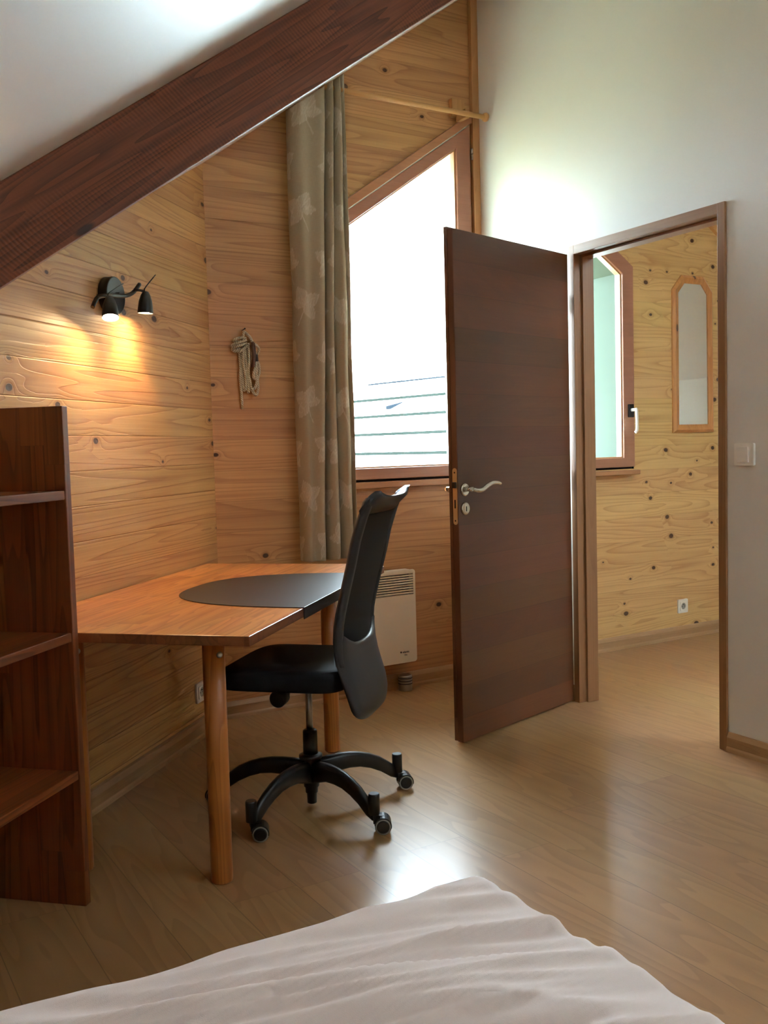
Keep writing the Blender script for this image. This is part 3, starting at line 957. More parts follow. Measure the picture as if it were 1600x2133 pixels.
# ------------------------------------------------------------------ bookcase (oblique-wall frame)
bc = empty('bookcase', SD(1.77, 0.0), RL)
tag(bc, 'orange-brown pine open bookcase at the left edge beside the desk', 'bookcase')
b = MB(); b.box(0.0, 0.026, -0.358, -0.030, 0.0, 1.349)
b.build('side_panel', 'shelf_v', bc, bevel=0.002)
b = MB(); b.box(-0.926, -0.90, -0.358, -0.030, 0.0, 1.349)
b.build('side_panel', 'shelf_v', bc, bevel=0.002)
for zt in (1.127, 0.749, 0.375):
    b = MB(); b.box(-0.899, -0.001, -0.355, -0.032, zt - 0.024, zt)
    b.build('shelf', 'shelf_h', bc, bevel=0.002)

# ------------------------------------------------------------------ desk
dk = empty('desk', SD(0.89, 0.41), RL)
tag(dk, 'rectangular orange pine desk on round legs against the oblique wall', 'desk')
DS0, DS1, DD0, DD1, DZT = 0.115, 1.675, 0.004, 0.820, 0.730
lx = lambda s: -(s - 0.89)
ly = lambda d: -(d - 0.41)
b = MB()
b.prism([(lx(DS1), ly(DD0)), (lx(DS1), ly(DD1)), (lx(DS0 + 0.075), ly(DD1)), (lx(DS0 + 0.03), ly(DD1 - 0.03)), (lx(DS0), ly(DD1 - 0.09)), (lx(DS0), ly(DD0))], [], lambda a, c, t: (a, c, t), DZT - 0.028, DZT, side_mi=1)
b.build('desktop', ['desk_top', 'desk_edge'], dk, bevel=0.002)
for s, d in ((1.552, 0.661), (0.350, 0.625), (1.556, 0.222), (0.350, 0.125)):
    b = MB(); b.lathe((0, 0, 0), (0, 0, DZT - 0.0285), [(0, 0.029), (0.006, 0.0310), (0.5, 0.0312), (1, 0.0315)], 36)
    lg = b.build('leg', 'desk_leg', dk)
    lg.location = (lx(s), ly(d), 0)
    c = (CAM - SD(s, d)).normalized(); c.z = 0
    ca = RL
    b = MB(); b.lathe((0.0, -0.030, 0.700 - 0.045), (0.0, -0.037, 0.655), [(0, 0.009), (0.5, 0.009), (1, 0.004)], 16)
    bt = b.build('bolt', 'steel', lg)
    bt.rotation_euler.z = math.radians(-35)

# desk mat: half-oval top plus folded front lip
mt = empty('desk_mat', SD(0.82, 0.55, DZT), RL)
tag(mt, 'black leather desk mat with curved back edge lying on the desk', 'desk mat')
mo = lambda s: -(s - 0.82)
md_ = lambda d: -(d - 0.55)
pts = []
N = 40
for k in range(N + 1):
    a = PI * k / N
    x_, y_ = math.cos(a), math.sin(a)
    sx = abs(x_) ** 0.75 * (1 if x_ > 0 else -1)
    sy = abs(y_) ** 0.85
    pts.append((mo(0.825 + 0.405 * sx), md_(0.80 - (0.80 - 0.27) * sy)))
poly = [(mo(0.825 + 0.405), md_(0.8235))] + pts + [(mo(0.825 - 0.405), md_(0.8235))]
b = MB(); b.prism(poly, [], lambda a, c, t: (a, c, t), 0.0004, 0.0032)
b.build('mat_top', 'leather', mt, bevel=0.001)
b = MB(); b.box(mo(1.23), mo(0.42), md_(0.8235), md_(0.8205), -0.034, 0.0030)
b.build('folded_edge', 'leather', mt, bevel=0.001)

# ------------------------------------------------------------------ office chair
CC = Vector((-0.153, -1.191, 0))
ch = empty('office_chair', CC, RL)
tag(ch, 'black swivel office chair with tall mesh back pulled up to the desk', 'office chair')
cs, cd = 0.950, 0.734
fx = lambda s: -(s - cs)
fy = lambda d: -(d - cd)
# base
b = MB()
b.lathe((0, 0, 0.010), (0, 0, 0.245), [(0, 0.012), (0.01, 0.016), (0.16, 0.017), (0.165, 0.021), (0.25, 0.022), (0.255, 0.026), (0.42, 0.030), (0.66, 0.034), (0.68, 0.040), (0.72, 0.040), (0.74, 0.030), (0.745, 0.0)], 32)
hub = b.build('base_hub', 'black_plastic', ch)
ARM = [(0.018, .160, .085), (.06, .166, .098), (.10, .168, .110), (.14, .1665, .1115), (.18, .160, .108), (.22, .148, .096), (.26, .130, .077), (.30, .102, .050), (.328, .078, .040)]
angs = [-151.63, -80.08, -4.58, 64.2, 136.3]
for a in angs:
    th_ = math.radians(a) - RL
    b = MB(); rings = []
    for r, zt, zb in ARM:
        w = 0.021 - 0.010 * (r / 0.33)
        sec = [(-w * .75, zb), (w * .75, zb), (w, zb + .006), (w, zt - .014), (w * .72, zt - .004), (0, zt), (-w * .72, zt - .004), (-w, zt - .014), (-w, zb + .006)]
        rings.append([(r, q[0], q[1]) for q in sec])
    b.quadstrip(rings, True, True, True, 0, True)
    am = b.build('base_arm', 'black_plastic', ch)
    am.rotation_euler.z = th_
    b = MB(); b.lathe((0.33, 0, 0.060), (0.33, 0, 0.127), [(0, 0.0165), (0.02, 0.018), (0.93, 0.018), (1, 0.016)], 24)
    b.build('caster_socket', 'black_plastic', am)
# casters (one built, the rest copied)
b = MB(); b.cyl((0, 0, 0.045), (0, 0, 0.075), 0.0055, seg=12)
hood = []
for k in range(13):
    a = math.radians(-15 + k * 15.5)
    hood.append((0.026 + 0.0275 * math.cos(a), 0.0275 + 0.0275 * math.sin(a)))
inner = [(0.026 + 0.0225 * math.cos(math.radians(-15 + k * 15.5)), 0.0275 + 0.0225 * math.sin(math.radians(-15 + k * 15.5))) for k in range(13)][::-1]
b.prism(hood + inner, [], lambda p, q_, t: (p, t, q_), -0.027, 0.027)
b.box(-0.004, 0.03, -0.007, 0.007, 0.030, 0.056)
cast = b.build('caster', 'black_plastic', ch)
for s in (-1, 1):
    b = MB()
    y0, y1 = s * 0.008, s * 0.028
    b.lathe((0.026, y0, 0.0265), (0.026, y1, 0.0265), [(0, 0.024), (0.08, 0.0265), (0.85, 0.0265), (1.0, 0.0235)], 32)
    wh_ = b.build('wheel', 'rubber_grey', cast)
    b = MB(); b.lathe((0.026, y1 - s * 0.002, 0.0265), (0.026, y1 + s * 0.003, 0.0265), [(0, 0.0205), (0.6, 0.0205), (1, 0.017)], 28)
    b.build('hubcap', 'black_plastic', wh_)
swiv = [-24, -28, -20, 40, 150]
first = True
for a, sv in zip(angs, swiv):
    th_ = math.radians(a) - RL
    c = cast if first else copy_part(cast, ch)
    first = False
    c.location = (0.33 * math.cos(th_), 0.33 * math.sin(th_), 0)
    c.rotation_euler.z = math.radians(sv) - RL
b = MB(); b.lathe((0, 0, 0.160), (0, 0, 0.268), [(0, 0.0255), (0.93, 0.0245), (0.97, 0.0225), (1, 0.016)], 28)
b.build('column_cover', 'black_plastic', ch)
b = MB(); b.cyl((0, 0, 0.25), (0, 0, 0.432), 0.0115, seg=24)
b.build('gas_lift', 'steel', ch)
b = MB(); b.box(-0.085, 0.10, -0.06, 0.09, 0.418, 0.447); b.lathe((0, 0, 0.40), (0, 0, 0.425), [(0, 0.024), (1, 0.03)], 24)
b.build('tilt_mechanism', 'black_plastic', ch, bevel=0.006)
b = MB(); b.lathe((-0.12, 0.035, 0.422), (-0.19, 0.045, 0.415), [(0, 0.012), (0.35, 0.013), (0.4, 0.026), (0.95, 0.028), (1, 0.024)], 24)
b.build('tension_knob', 'black_plastic', ch)
# seat cushion: rounded slab with soft crown
b = MB()
n = 56


def seat_ring(scale, z, crown=0.0):
    out = []
    for k in range(n):
        a = 2 * PI * k / n
        c_, s_ = math.cos(a), math.sin(a)
        e = 0.34
        x = 0.222 * abs(c_) ** e * (1 if c_ >= 0 else -1)
        y = 0.2175 * abs(s_) ** e * (1 if s_ >= 0 else -1)
        x *= scale; y *= scale
        out.append((x, y + 0.0375, z + crown))
    return out


rings = [seat_ring(0.0001, 0.444), seat_ring(0.6, 0.444), seat_ring(0.93, 0.444), seat_ring(0.985, 0.447), seat_ring(1.0, 0.456), seat_ring(1.0, 0.490), seat_ring(0.992, 0.503), seat_ring(0.965, 0.512), seat_ring(0.90, 0.516), seat_ring(0.7, 0.518), seat_ring(0.4, 0.515), seat_ring(0.0001, 0.514)]
rings = [[(p[0], p[1], p[2] - (0.010 * max(0, (p[1] - 0.15) / 0.1) ** 2 if p[2] > 0.47 else 0)) for p in r] for r in rings]
b.quadstrip(rings, True, False, False, 0, True)
b.build('seat', 'black_fabric', ch)

# back: surface in (w,z) following the measured side profile
PR = [(.320, .948), (.36, .957), (.40, .958), (.44, .950), (.48, .937), (.52, .926), (.56, .919), (.61, .917), (.66, .921), (.70, .929), (.74, .939), (.80, .955), (.86, .971), (.93, .987), (1.0, 1.010), (1.04, 1.027), (1.066, 1.046), (1.078, 1.066)]


def prof_d(z):
    if z <= PR[0][0]: return PR[0][1]
    for (z0, d0), (z1, d1) in zip(PR, PR[1:]):
        if z <= z1: return lerp(d0, d1, (z - z0) / (z1 - z0))
    return PR[-1][1]


def hw(z):
    if z > 0.99: return 0.222 - 0.012 * ((z - 0.99) / 0.08) ** 2
    if z > 0.62: return 0.212 + 0.010 * min(1, (z - 0.62) / 0.25)
    if z > 0.44: return 0.200 + 0.012 * (z - 0.44) / 0.18
    t = (0.44 - z) / (0.44 - 0.335)
    return 0.200 * max(0.02, 1 - max(0, t) ** 3) ** 0.33


def back_pt(w, z, off=0.0):
    curv = -0.030 * abs(w) ** 2.2
    d = prof_d(z) + 0.012 + curv + off
    zz = z + (0.010 * abs(w) ** 4 if z > 1.03 else 0)
    return (fx(cs) + w * hw(z), fy(d), zz)


def back_sheet(name, mat, wfun, z0, z1, t0, t1, nz_=40, nw=24, parent=None, bulge=None):
    bb = MB(); F = []; Bk = []
    for j in range(nz_ + 1):
        z = lerp(z0, z1, j / nz_)
        wa, wb = wfun(z)
        r1 = []; r2 = []
        for i in range(nw + 1):
            w = lerp(wa, wb, i / nw)
            k = bulge(w, z) if bulge else 0
            r1.append(back_pt(w, z, t0)); r2.append(back_pt(w, z, t1 + k))
        F.append(r1 + r2[::-1])
    bb.quadstrip(F, True, True, True, 0, True)
    return bb.build(name, mat, parent or ch, bevel=0.0)


# frame pieces
bf = MB()
ZT, ZM0 = 1.078, 0.592


def rounded(path_w, zs, r):
    return [back_pt(w, z, 0.0) for w, z in zip(path_w, zs)]


# outline path around the back: up one side, across the top, down the other
side = [(1.0, z) for z in [0.56 + k * 0.04 for k in range(12)]]
for s in (-1, 1):
    F = []
    for j in range(41):
        z = lerp(0.53, 1.055, j / 40)
        x0 = 0.86; x1 = 1.0
        ring = [back_pt(s * x0, z, -0.004), back_pt(s * (x0 + .04), z, -0.012), back_pt(s * 0.97, z, -0.012), back_pt(s * x1, z, -0.002), back_pt(s * x1, z, 0.006), back_pt(s * 0.97, z, 0.014), back_pt(s * (x0 + .04), z, 0.014), back_pt(s * x0, z, 0.006)]
        F.append(ring)
    bf.quadstrip(F, True, True, True, 0, True)
F = []
for i in range(41):
    w = lerp(-1.0, 1.0, i / 40)
    dip = -0.012 * (1 - abs(w) ** 3)
    zt = 1.074 + dip
    zb = 1.012 + 0.0 * abs(w)
    e = min(1, (1 - abs(w)) / 0.06)
    F.append([back_pt(w, zb, -0.004), back_pt(w, zb + .012, -0.012), back_pt(w, zt - .012, -0.012 * e), back_pt(w, zt, 0.0), back_pt(w, zt + .001, 0.016), back_pt(w, zt - .010, 0.026 * e), back_pt(w, zb + .02, 0.016), back_pt(w, zb, 0.006)])
bf.quadstrip(F, True, True, True, 0, True)
bf.build('back_frame', 'grey_shell', ch)
back_sheet('back_mesh', 'mesh_fabric', lambda z: (-0.875, 0.875), 0.545, 1.02, 0.000, 0.002, 40, 24)
# lower shell: wraps the bottom, upper edge dips in the middle
sb = MB(); F = []
for i in range(33):
    w = lerp(-1, 1, i / 32)
    ztop = 0.585 + 0.060 * abs(w) ** 3
    ring_f = []; ring_b = []
    for j in range(22):
        t = j / 21
        # the bottom is a rounded outline
        zbot = 0.335 + 0.105 * (1 - (1 - min(1, abs(w)) ** 3.2) ** 0.42)
        z = lerp(zbot, ztop, t)
        H = 0.205 + 0.007 * min(1, max(0, (z - 0.44) / 0.18))
        bl = 0.020 * (1 - w * w) * math.sin(PI * min(1, t * 0.95)) * 0.6
        ed = min(1, t / 0.10) * min(1, (1 - abs(w)) / 0.08)
        curv = -0.030 * abs(w) ** 2.2
        d = prof_d(z) + 0.012 + curv
        zoff = 0
        ring_f.append((w * H, fy(d - 0.012 * (0.4 + .6 * ed)), z))
        ring_b.append((w * H, fy(d + 0.016 * ed + bl), z))
    F.append(ring_f + ring_b[::-1])
sb.quadstrip(F, True, True, True, 0, True)
sb.build('lower_back_shell', 'grey_shell', ch)
b = MB(); b.box(-0.035, 0.035, fy(0.935), fy(0.80), 0.425, 0.443)
b.build('back_bracket', 'black_plastic', ch, bevel=0.005)

# ------------------------------------------------------------------ wall lamp
wlp = empty('wall_lamp', SD(0.868, 0.0, 1.782), RL)
tag(wlp, 'black wall lamp with two lit adjustable spots on the oblique pine wall', 'wall lamp')
ax = lambda s: -(s - 0.868)
az = lambda z: z - 1.782
b = MB(); b.lathe((0, -0.001, 0), (0, -0.036, 0), [(0, 0.066), (0.9, 0.066), (0.97, 0.065), (1, 0.062)], 48); b.cyl((0, -0.03, 0), (0, -0.052, 0.0), 0.010, seg=16)
b.cyl((0.01, -0.016, 0.064), (0.01, -0.016, 0.069), 0.004, seg=10)
b.build('backplate', 'black_metal', wlp)
b = MB(); b.tube([(ax(1.062), -0.052, az(1.714)), (ax(1.045), -0.052, az(1.735)), (ax(1.02), -0.052, az(1.754)), (ax(.961), -0.052, az(1.768)), (ax(.868), -0.052, az(1.779)), (ax(.81), -0.052, az(1.790)), (ax(.766), -0.052, az(1.809)), (ax(.722), -0.052, az(1.842))], 0.0075, 14)
b.build('bar', 'black_metal', wlp)


def spot(s0, z0, aim, ant, cone, watt):
    """head hangs from (s0,d=.09,z0), opening toward aim (local vector)"""
    root = MB()
    p0 = Vector((ax(s0), -0.09, az(z0)))
    d = Vector(aim).normalized()
    p1 = p0 + d * 0.076
    root.lathe(p0 - d * 0.004, p1, [(0, 0.004), (0.03, 0.011), (0.2, 0.018), (0.45, 0.0240), (0.75, 0.0270), (0.985, 0.0290), (1.0, 0.0290)], 32, caps=False)
    root.lathe(p0 - d * 0.002, p1 - d * 0.0002, [(0.05, 0.009), (0.2, 0.0155), (0.45, 0.0218), (0.75, 0.0255), (1.0, 0.0274)], 32, caps=False)
    root.tube([p0 + Vector((-0.0, 0.0, 0.0)), (p0.x - 0.012, -0.075, p0.z + 0.006), (p0.x - 0.022, -0.055, p0.z + 0.006)], 0.0045, 10)
    h = root.build('spot_head', 'black_metal', wlp)
    b = MB(); b.lathe(p1 - d * 0.030, p1 - d * 0.005, [(0, 0.006), (0.4, 0.018), (0.85, 0.0238), (1.0, 0.0236), (1.001, 0.0)], 28, caps=False)
    b.build('bulb', 'bulb', h)
    b = MB(); b.tube([p0, p0 + Vector((-0.004, 0, 0.014)), p0 + Vector(ant)], 0.0022, 8, smooth_n=4)
    b.build('adjusting_rod', 'black_metal', h)
    ld = bpy.data.lights.new('lamp_light', 'SPOT')
    ld.energy = watt; ld.color = (1.0, 0.50, 0.16); ld.spot_size = math.radians(cone); ld.spot_blend = 0.25; ld.shadow_soft_size = 0.018
    lo = bpy.data.objects.new('lamp_light', ld)
    COL.objects.link(lo)
    lo.parent = h
    lo.location = p1 + d * 0.002
    lo.rotation_euler = d.to_track_quat('-Z', 'Y').to_euler()
    return h


spot(1.014, 1.750, (-0.30, -0.17, -0.94), (0.098, 0.0, 0.062), 122, 0.6)
spot(0.751, 1.806, (0.0, 0.06, -0.99), (0.084, 0.0, 0.076), 90, 1.3)

# ------------------------------------------------------------------ rope hanging on a nail
rp = empty('rope_coil', (0.169, YW, 1.762))
tag(rp, 'coiled natural rope hanging from a nail on the pine wall', 'rope')


def RP(cx, cz, y=0.012): return ((cx - 650) * 0.000238, -y, -(cz - 265) * 0.000223 - 0.002)


b = MB()
tubes = [
    [RP(620, 700, .014), RP(610, 560, .02), RP(618, 420, .024), RP(640, 310, .020), RP(655, 285, .016), RP(700, 320, .016), RP(770, 400, .02), RP(805, 500, .024)],
    [RP(690, 420, .012), RP(560, 420, .028), RP(440, 460, .030), RP(430, 480, .012), RP(560, 500, .010), RP(690, 540, .012)],
    [RP(700, 470, .012), RP(560, 500, .034), RP(410, 560, .034), RP(400, 600, .014), RP(540, 590, .010)],
    [RP(700, 530, .016), RP(560, 570, .040), RP(400, 620, .036), RP(410, 670, .016), RP(560, 640, .012)],
    [RP(690, 560, .02), RP(600, 640, .044), RP(500, 705, .040), RP(430, 690, .018), RP(560, 690, .010)],
    [RP(555, 600, .010), RP(555, 900, .012), RP(590, 1150, .014), RP(610, 1400, .014), RP(620, 1475, .012), RP(640, 1400, .012), RP(625, 1100, .012), RP(600, 800, .012), RP(600, 620, .012)],
    [RP(610, 600, .024), RP(600, 900, .026), RP(630, 1200, .028), RP(625, 1460, .024), RP(600, 1380, .012)],
    [RP(670, 560, .014), RP(660, 900, .020), RP(680, 1250, .024), RP(690, 1450, .024), RP(700, 1515, .018), RP(720, 1400, .014), RP(700, 1000, .014), RP(720, 620, .014)],
    [RP(720, 520, .024), RP(720, 800, .026), RP(700, 1100, .028), RP(730, 1380, .030), RP(800, 1540, .028), RP(860, 1560, .024), RP(900, 1430, .020), RP(900, 1250, .018), RP(940, 1100, .018), RP(930, 950, .020), RP(890, 890, .022), RP(850, 1000, .030), RP(800, 1110, .034), RP(790, 1210, .030), RP(840, 1240, .020)],
    [RP(760, 1440, .014), RP(830, 1430, .018), RP(880, 1300, .020), RP(860, 1120, .024), RP(900, 980, .028)],
    [RP(800, 520, .024), RP(880, 570, .030), RP(930, 640, .028), RP(920, 720, .020), RP(880, 740, .014), RP(870, 640, .014)],
    [RP(590, 700, .010), RP(570, 1000, .012), RP(545, 1200, .014), RP(560, 1450, .012), RP(572, 1700, .010), RP(575, 1850, .010)],
]
for tt in tubes: b.tube(tt, 0.0061, 10, smooth_n=6, uv=True)
b.build('rope_strands', 'rope', rp)
b = MB(); b.tube([RP(800, 505, .030), RP(805, 700, .036), RP(795, 900, .036), RP(790, 1000, .028)], 0.0075, 10); b.tube([RP(838, 520, .030), RP(838, 760, .034), RP(826, 960, .030)], 0.0035, 8)
b.build('leather_strap', 'strap', rp)
b = MB(); b.tube([RP(882, 750, .018), RP(885, 820, .020), RP(888, 890, .020)], 0.0085, 12, smooth_n=0)
b.build('tape_binding', 'tape', rp)
b = MB(); b.cyl((0.0, 0.0, 0.0), (0.0, -0.03, 0.004), 0.002, seg=10); b.cyl((0.0, -0.03, 0.004), (0, -0.031, 0.004), 0.004, seg=10)
b.build('nail', 'black_metal', rp)

# ------------------------------------------------------------------ electric heater
ht = empty('electric_heater', (0.7825, YW, 0.148))
tag(ht, 'cream electric panel heater low on the window wall behind the chair', 'heater')
HX = 0.2225


def rrect(x0, x1, z0, z1, r, n=6):
    out = []
    for cx_, cz_, a0 in ((x1 - r, z1 - r, 0), (x0 + r, z1 - r, 90), (x0 + r, z0 + r, 180), (x1 - r, z0 + r, 270)):
        for k in range(n + 1):
            a = math.radians(a0 + 90 * k / n)
            out.append((cx_ + r * math.cos(a), cz_ + r * math.sin(a)))
    return out


b = MB()
b.prism(rrect(-HX, HX, 0.0, 0.462, 0.014), [[(-HX + 0.012, 0.338), (HX - 0.012, 0.338), (HX - 0.012, 0.447), (-HX + 0.012, 0.447)]], lambda a, c, t: (a, t, c), -0.095, -0.089)
b.prism(rrect(-HX + 0.004, HX - 0.004, 0.003, 0.459, 0.012), [[(-HX + 0.012, 0.338), (HX - 0.012, 0.338), (HX - 0.012, 0.447), (-HX + 0.012, 0.447)]], lambda a, c, t: (a, t, c), -0.089, -0.025)
b.build('body', 'heater', ht, bevel=0.002)
b = MB(); b.box(-HX + 0.011, HX - 0.011, -0.055, -0.035, 0.337, 0.448); b.box(-0.15, 0.15, -0.025, 0.0, 0.08, 0.40)
b.build('inner_housing', 'dark_gap', ht)
b = MB()
for k in range(9):
    z = 0.3445 + k * 0.01215
    b.prism([(-0.0935, z), (-0.0935, z + 0.0054), (-0.080, z + 0.0064), (-0.080, z + 0.0010)], [], lambda a, c, t: (t, a, c), -HX + 0.011, HX - 0.011)
b.build('grille', 'heater', ht)


def text_mesh(name, body, size, mat, parent, loc, rot, shear=0.0, bold=0.0):
    cu_ = bpy.data.curves.new(name, 'FONT')
    cu_.body = body; cu_.size = size; cu_.shear = shear; cu_.offset = bold; cu_.extrude = 0.0002
    ob = bpy.data.objects.new(name, cu_)
    COL.objects.link(ob)
    dg = bpy.context.evaluated_depsgraph_get()
    me_ = bpy.data.meshes.new_from_object(ob.evaluated_get(dg))
    me_.name = name
    COL.objects.unlink(ob); bpy.data.objects.remove(ob)
    no = bpy.data.objects.new(name, me_)
    me_.materials.clear(); me_.materials.append(M[mat])
    COL.objects.link(no); no.parent = parent; no.location = loc; no.rotation_euler = rot
    return no


text_mesh('logo_lettering', 'atlantic', 0.0135, 'ink', ht, (0.138, -0.0952, 0.050), (PI / 2, 0, 0), bold=0.0003)
text_mesh('logo_lettering', 'Filio', 0.010, 'ink', ht, (0.148, -0.0952, 0.036), (PI / 2, 0, 0), shear=0.3)
b = MB(); b.cyl((0.129, -0.095, 0.0545), (0.129, -0.0956, 0.0545), 0.0045, seg=16)
b.build('logo_dot', 'ink', ht)

# ------------------------------------------------------------------ door stop
ds = empty('door_stop', (0.955, -0.043, 0.0))
tag(ds, 'small cylindrical brushed steel door stop with black rings on the floor', 'door stop')
b = MB(); b.lathe((0, 0, 0), (0, 0, 0.078), [(0, 0.032), (0.01, 0.034), (0.40, 0.034), (0.42, 0.034), (0.93, 0.034), (0.97, 0.033), (1, 0.029)], 40)
b.build('cylinder', 'steel', ds)
for z in (0.034, 0.048, 0.062):
    b = MB(); b.lathe((0, 0, z), (0, 0, z + 0.005), [(0, 0.0335), (0.2, 0.0358), (0.8, 0.0358), (1, 0.0335)], 40)
    b.build('rubber_ring', 'tape', ds)


# ------------------------------------------------------------------ sockets, switch
def socket(loc, rz, label):
    s_ = empty('power_socket', loc, rz)
    tag(s_, label, 'power socket')
    b = MB(); b.prism(rrect(-0.042, 0.042, -0.042, 0.042, 0.006), [], lambda a, c, t: (a, t, c), -0.009, 0.0)
    b.build('cover_plate', 'white_plastic', s_, bevel=0.0015)
    b = MB(); b.prism(rrect(-0.027, 0.027, -0.027, 0.027, 0.004), [[(0.020 * math.cos(2 * PI * k / 28), 0.020 * math.sin(2 * PI * k / 28)) for k in range(28)]], lambda a, c, t: (a, t, c), -0.0125, -0.009)
    ins = b.build('insert', 'white_plastic', s_, bevel=0.0008)
    b = MB(); b.cyl((0, -0.0098, 0), (0, -0.0092, 0), 0.0198, seg=28)
    b.build('well', 'rubber_grey', ins)
    b = MB()
    for px_ in (-0.0095, 0.0095): b.cyl((px_, -0.0105, -0.001), (px_, -0.0098, -0.001), 0.0028, seg=12)
    b.cyl((0, -0.0105, 0.010), (0, -0.016, 0.010), 0.0022, seg=10)
    b.build('pin', 'ink', ins)
    return s_


socket(SD(0.232, 0.0, 0.188) + ED * -0.004, RL, 'white wall socket under the desk on the oblique pine wall')
socket((3.005, YW, 0.197), 0.0, 'white wall socket low on the hall wall beyond the doorway')
sw = empty('light_switch', RW(1.696, 0.0, 1.154), RR)
tag(sw, 'square white light switch on the white wall right of the doorway', 'light switch')
b = MB(); b.prism(rrect(-0.045, 0.045, -0.0415, 0.0415, 0.005), [], lambda a, c, t: (a, t, c), -0.010, 0.0)
b.build('cover_plate', 'white_plastic', sw, bevel=0.002)
b = MB(); b.prism([(-0.031, -0.029), (0.022, -0.029), (0.022, 0.029), (-0.031, 0.029)], [], lambda a, c, t: (a, t - 0.0015 * (c / 0.029), c), -0.0145, -0.0098)
b.build('rocker', 'white_plastic', sw, bevel=0.001)

# ------------------------------------------------------------------ mirror in the hall
mi_ = empty('wall_mirror', (3.105, YW, 1.253))
tag(mi_, 'narrow mirror with clipped top corners in a pine frame on the hall wall', 'mirror')
MO = [(2.930, 1.255), (3.285, 1.255), (3.278, 2.108), (3.200, 2.196), (3.010, 2.196), (2.930, 2.108)]
MO = [(p[0] - 3.105, p[1] - 1.253) for p in MO]
MI = offset_poly(MO, [-0.048] * 6)
MID = offset_poly(MO, [-0.016] * 6)
b = MB()
for k in range(6):
    j = (k + 1) % 6
    o0, o1, c0, c1, i0, i1 = MO[k], MO[j], MID[k], MID[j], MI[k], MI[j]
    ring0 = [(o0[0], 0, o0[1]), (o0[0], -0.010, o0[1]), (c0[0], -0.022, c0[1]), (i0[0], -0.012, i0[1]), (i0[0], 0, i0[1])]
    ring1 = [(o1[0], 0, o1[1]), (o1[0], -0.010, o1[1]), (c1[0], -0.022, c1[1]), (i1[0], -0.012, i1[1]), (i1[0], 0, i1[1])]
    b.quadstrip([ring0, ring1], True, True, True, 0, False)
b.build('frame', 'mirror_frame', mi_)
b = MB(); b.prism(offset_poly(MI, [0.003] * 6), [], lambda a, c, t: (a, t, c), -0.008, -0.003)
b.build('mirror_glass', 'mirror', mi_)

# ------------------------------------------------------------------ bed with fitted sheet
bd = empty('bed', (-1.40, -3.85, 0))
tag(bd, 'bed with rumpled pinkish white fitted sheet in the foreground', 'bed')
BX0, BX1, BY0, BY1, BZ = -2.15, -0.645, -4.85, -2.822, 0.50
R = 0.032
fan = Vector((-0.45, -2.62))


def fold(x, y):
    a_ = x * 0.968 - y * 0.25
    b_ = x * 0.25 + y * 0.968
    wp = noise.noise(Vector((a_ * 1.8, b_ * 2.5, 1.7))) * 0.05
    n1_ = noise.noise(Vector((a_ * 1.5, (b_ + wp) * 10.0, 0.0)))
    n2_ = noise.noise(Vector((a_ * 2.6 + 4, (b_ + wp) * 21.0, 5.0)))
    n3_ = noise.noise(Vector((a_ * 7, b_ * 46.0, 8.0)))
    big = noise.noise(Vector((x * 1.6, y * 2.2, 3.0)))
    k = (0.45 + 0.55 * min(1, max(0, (BX1 - x) / 0.35))) * (0.35 + 0.65 * min(1, max(0, (BY1 - y) / 0.22)))
    h = 0.026 * (1 - abs(n1_) * 2.4) + 0.017 * (1 - abs(n2_) * 2.2) + 0.0035 * n3_
    return h * k + 0.010 * big - 0.006


skirt = 0.30
step = 0.0075
nx_ = int((BX1 - BX0 + 2 * skirt) / step); ny_ = int((BY1 - BY0 + 2 * skirt) / step)
xs = [BX0 - skirt + (BX1 - BX0 + 2 * skirt) * i / nx_ for i in range(nx_ + 1)]
ys = [BY0 - skirt + (BY1 - BY0 + 2 * skirt) * i / ny_ for i in range(ny_ + 1)]
V = []
for y in ys:
    for x in xs:
        cx_ = min(max(x, BX0 + R), BX1 - R); cy_ = min(max(y, BY0 + R), BY1 - R)
        dx, dy = x - cx_, y - cy_
        dist = math.hypot(dx, dy)
        if dist < 1e-9:
            V.append((x, y, BZ + fold(x, y)))
        else:
            a = min(dist / R, PI / 2)
            h_ = R * math.sin(a)
            dz = R * (1 - math.cos(a)) + max(0, dist - R * PI / 2)
            dz = min(dz, 0.27)
            ff = fold(cx_, cy_)
            wob = 0.006 * noise.noise(Vector((cx_ * 9, cy_ * 9, dz * 4)))
            V.append((cx_ + dx / dist * (h_ + wob), cy_ + dy / dist * (h_ + wob), BZ - dz + ff * max(0, math.cos(a))))
NX = nx_ + 1
Fc = [(j * NX + i, j * NX + i + 1, (j + 1) * NX + i + 1, (j + 1) * NX + i) for j in range(ny_) for i in range(nx_)]
me = bpy.data.meshes.new('fitted_sheet')
me.from_pydata([(v[0] + 1.40, v[1] + 3.85, v[2]) for v in V], [], Fc)
me.materials.append(M['sheet'])
for p in me.polygons: p.use_smooth = True
so = bpy.data.objects.new('fitted_sheet', me); COL.objects.link(so); so.parent = bd
b = MB(); b.box(BX0 + 0.03 + 1.40, BX1 - 0.03 + 1.40, BY0 + 0.03 + 3.85, BY1 - 0.03 + 3.85, 0.10, 0.28)
for sx_ in (BX0 + 0.08, BX1 - 0.08):
    for sy_ in (BY0 + 0.08, BY1 - 0.08):
        b.box(sx_ + 1.40 - 0.03, sx_ + 1.40 + 0.03, sy_ + 3.85 - 0.03, sy_ + 3.85 + 0.03, 0, 0.10)
b.build('bed_base', 'frame_v', bd)

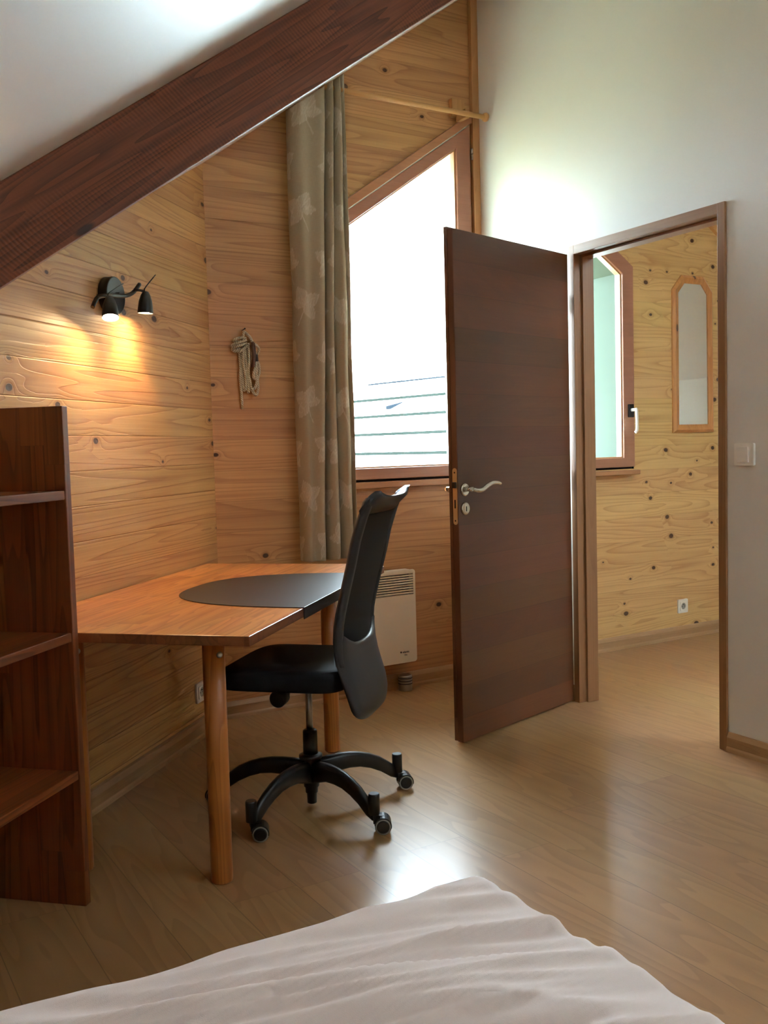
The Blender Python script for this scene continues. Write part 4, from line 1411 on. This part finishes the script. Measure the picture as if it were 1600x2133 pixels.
# ------------------------------------------------------------------ outside: neighbour's roof
nh = empty('neighbour_house', (0, 0, 0))
tag(nh, 'neighbouring house roof with horizontal courses seen through the window', 'house')
al_ = math.radians(-7.3)
dN = Vector((math.sin(al_), math.cos(al_), 0)); eN = Vector((math.cos(al_), -math.sin(al_), 0))
E0, H0, CB, CA = 10.0, 1.017 + 1.22, 0.335, 0.281


def NP(e, h, l): return CAM.xy.to_3d() + eN * e + dN * l + Vector((0, 0, h))


rb = MB(); lb = MB()
for k in range(9):
    e0, h0 = E0 - CB * k, H0 - CA * k
    e1, h1 = E0 - CB * (k + 1) - 0.02, H0 - CA * (k + 1) - 0.017 + 0.045
    l0, l1 = -2, 12.95 + 0.5 * k
    l1b = l1 + 0.5
    n0 = len(rb.v)
    rb.v += [NP(e0, h0, l0), NP(e1, h1, l0), NP(e1, h1, l1b), NP(e0, h0, l1), NP(e1, h1 - 0.045, l0), NP(e1, h1 - 0.045, l1b)]
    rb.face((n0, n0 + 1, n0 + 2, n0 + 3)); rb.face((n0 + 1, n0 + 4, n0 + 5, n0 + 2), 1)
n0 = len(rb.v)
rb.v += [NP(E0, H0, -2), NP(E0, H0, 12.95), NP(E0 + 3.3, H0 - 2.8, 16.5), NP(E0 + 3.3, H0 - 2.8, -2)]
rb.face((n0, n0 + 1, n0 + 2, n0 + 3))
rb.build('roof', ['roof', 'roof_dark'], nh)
b = MB(); b.prism([(E0 - 2.7, H0 - 2.5), (E0 + 3.0, H0 - 2.6), (E0 + 3.0, -5), (E0 - 2.7, -5)], [], lambda a, c, t: tuple(NP(a, c, t)), -1.7, 16.8)
b.build('house_wall', 'outer_wall', nh)
for l, k_ in ((12.55, 1.0), (12.1, 0.8), (11.66, 1.15), (11.25, 0.7)):
    b = MB()
    b.tube([NP(E0, H0, l), NP(E0 - 0.01, H0 + 0.05 * k_, l - 0.03 * k_), NP(E0 - 0.02, H0 + 0.11 * k_, l - 0.11 * k_)], lambda t: 0.010 - 0.006 * t, 8)
    b.build('snow_hook', 'roof_vent', nh)
b = MB(); b.tube([NP(E0, H0 + 0.01, -2), NP(E0, H0 + 0.01, 12.95)], 0.014, 8, smooth_n=0)
b.build('ridge_cap', 'roof_vent', nh)
b = MB()
k0 = 1.72
vb = NP(E0 - CB * k0, H0 - CA * k0, 11.73)
hv = Vector((0, 0, 0.085))
pv = [vb + dN * 0.06, vb - dN * 0.06, vb - dN * 0.06 + hv, vb + dN * 0.06 + hv, NP(E0 - CB * 1.2, H0 - CA * 1.2, 11.50), NP(E0 - CB * 1.2, H0 - CA * 1.2, 11.56)]
n0 = len(b.v); b.v += pv
for q_ in ((0, 1, 2, 3), (3, 2, 4, 5), (1, 4, 2), (0, 3, 5), (0, 5, 4, 1)): b.face([n0 + i for i in q_])
b.build('roof_vent', 'roof_vent', nh)
b = MB(); b.prism([(-0.9, zc_rear(-0.9) + 0.02), (1.45, zc_rear(1.45) + 0.02), (1.45, zc_rear(1.45) + 0.2), (-0.9, zc_rear(-0.9) + 0.2)], [], fnW, YW + 0.41, YW + 1.15)  # unseen overhang, added to hold back light from the high sky
b.prism([(1.45, zc_rear(1.45) + 0.02), (5.0, zc_hall(5.0) + 0.02), (5.0, zc_hall(5.0) + 0.2), (1.45, zc_rear(1.45) + 0.2)], [], fnW, YW + 0.41, YW + 1.15)
tag(b.build('added_overhang', 'pine_trim'), 'unseen timber roof overhang added above the windows to cut sky light', 'roof', kind='structure')
b = MB(); b.box(-40, 60, 0.4, 90, -5.2, -5.0); b.box(-40, 60, -60, 0.4, -5.2, -5.0)
tag(b.build('ground_outside', 'ground'), 'ground outside far below the windows', 'ground', kind='structure')
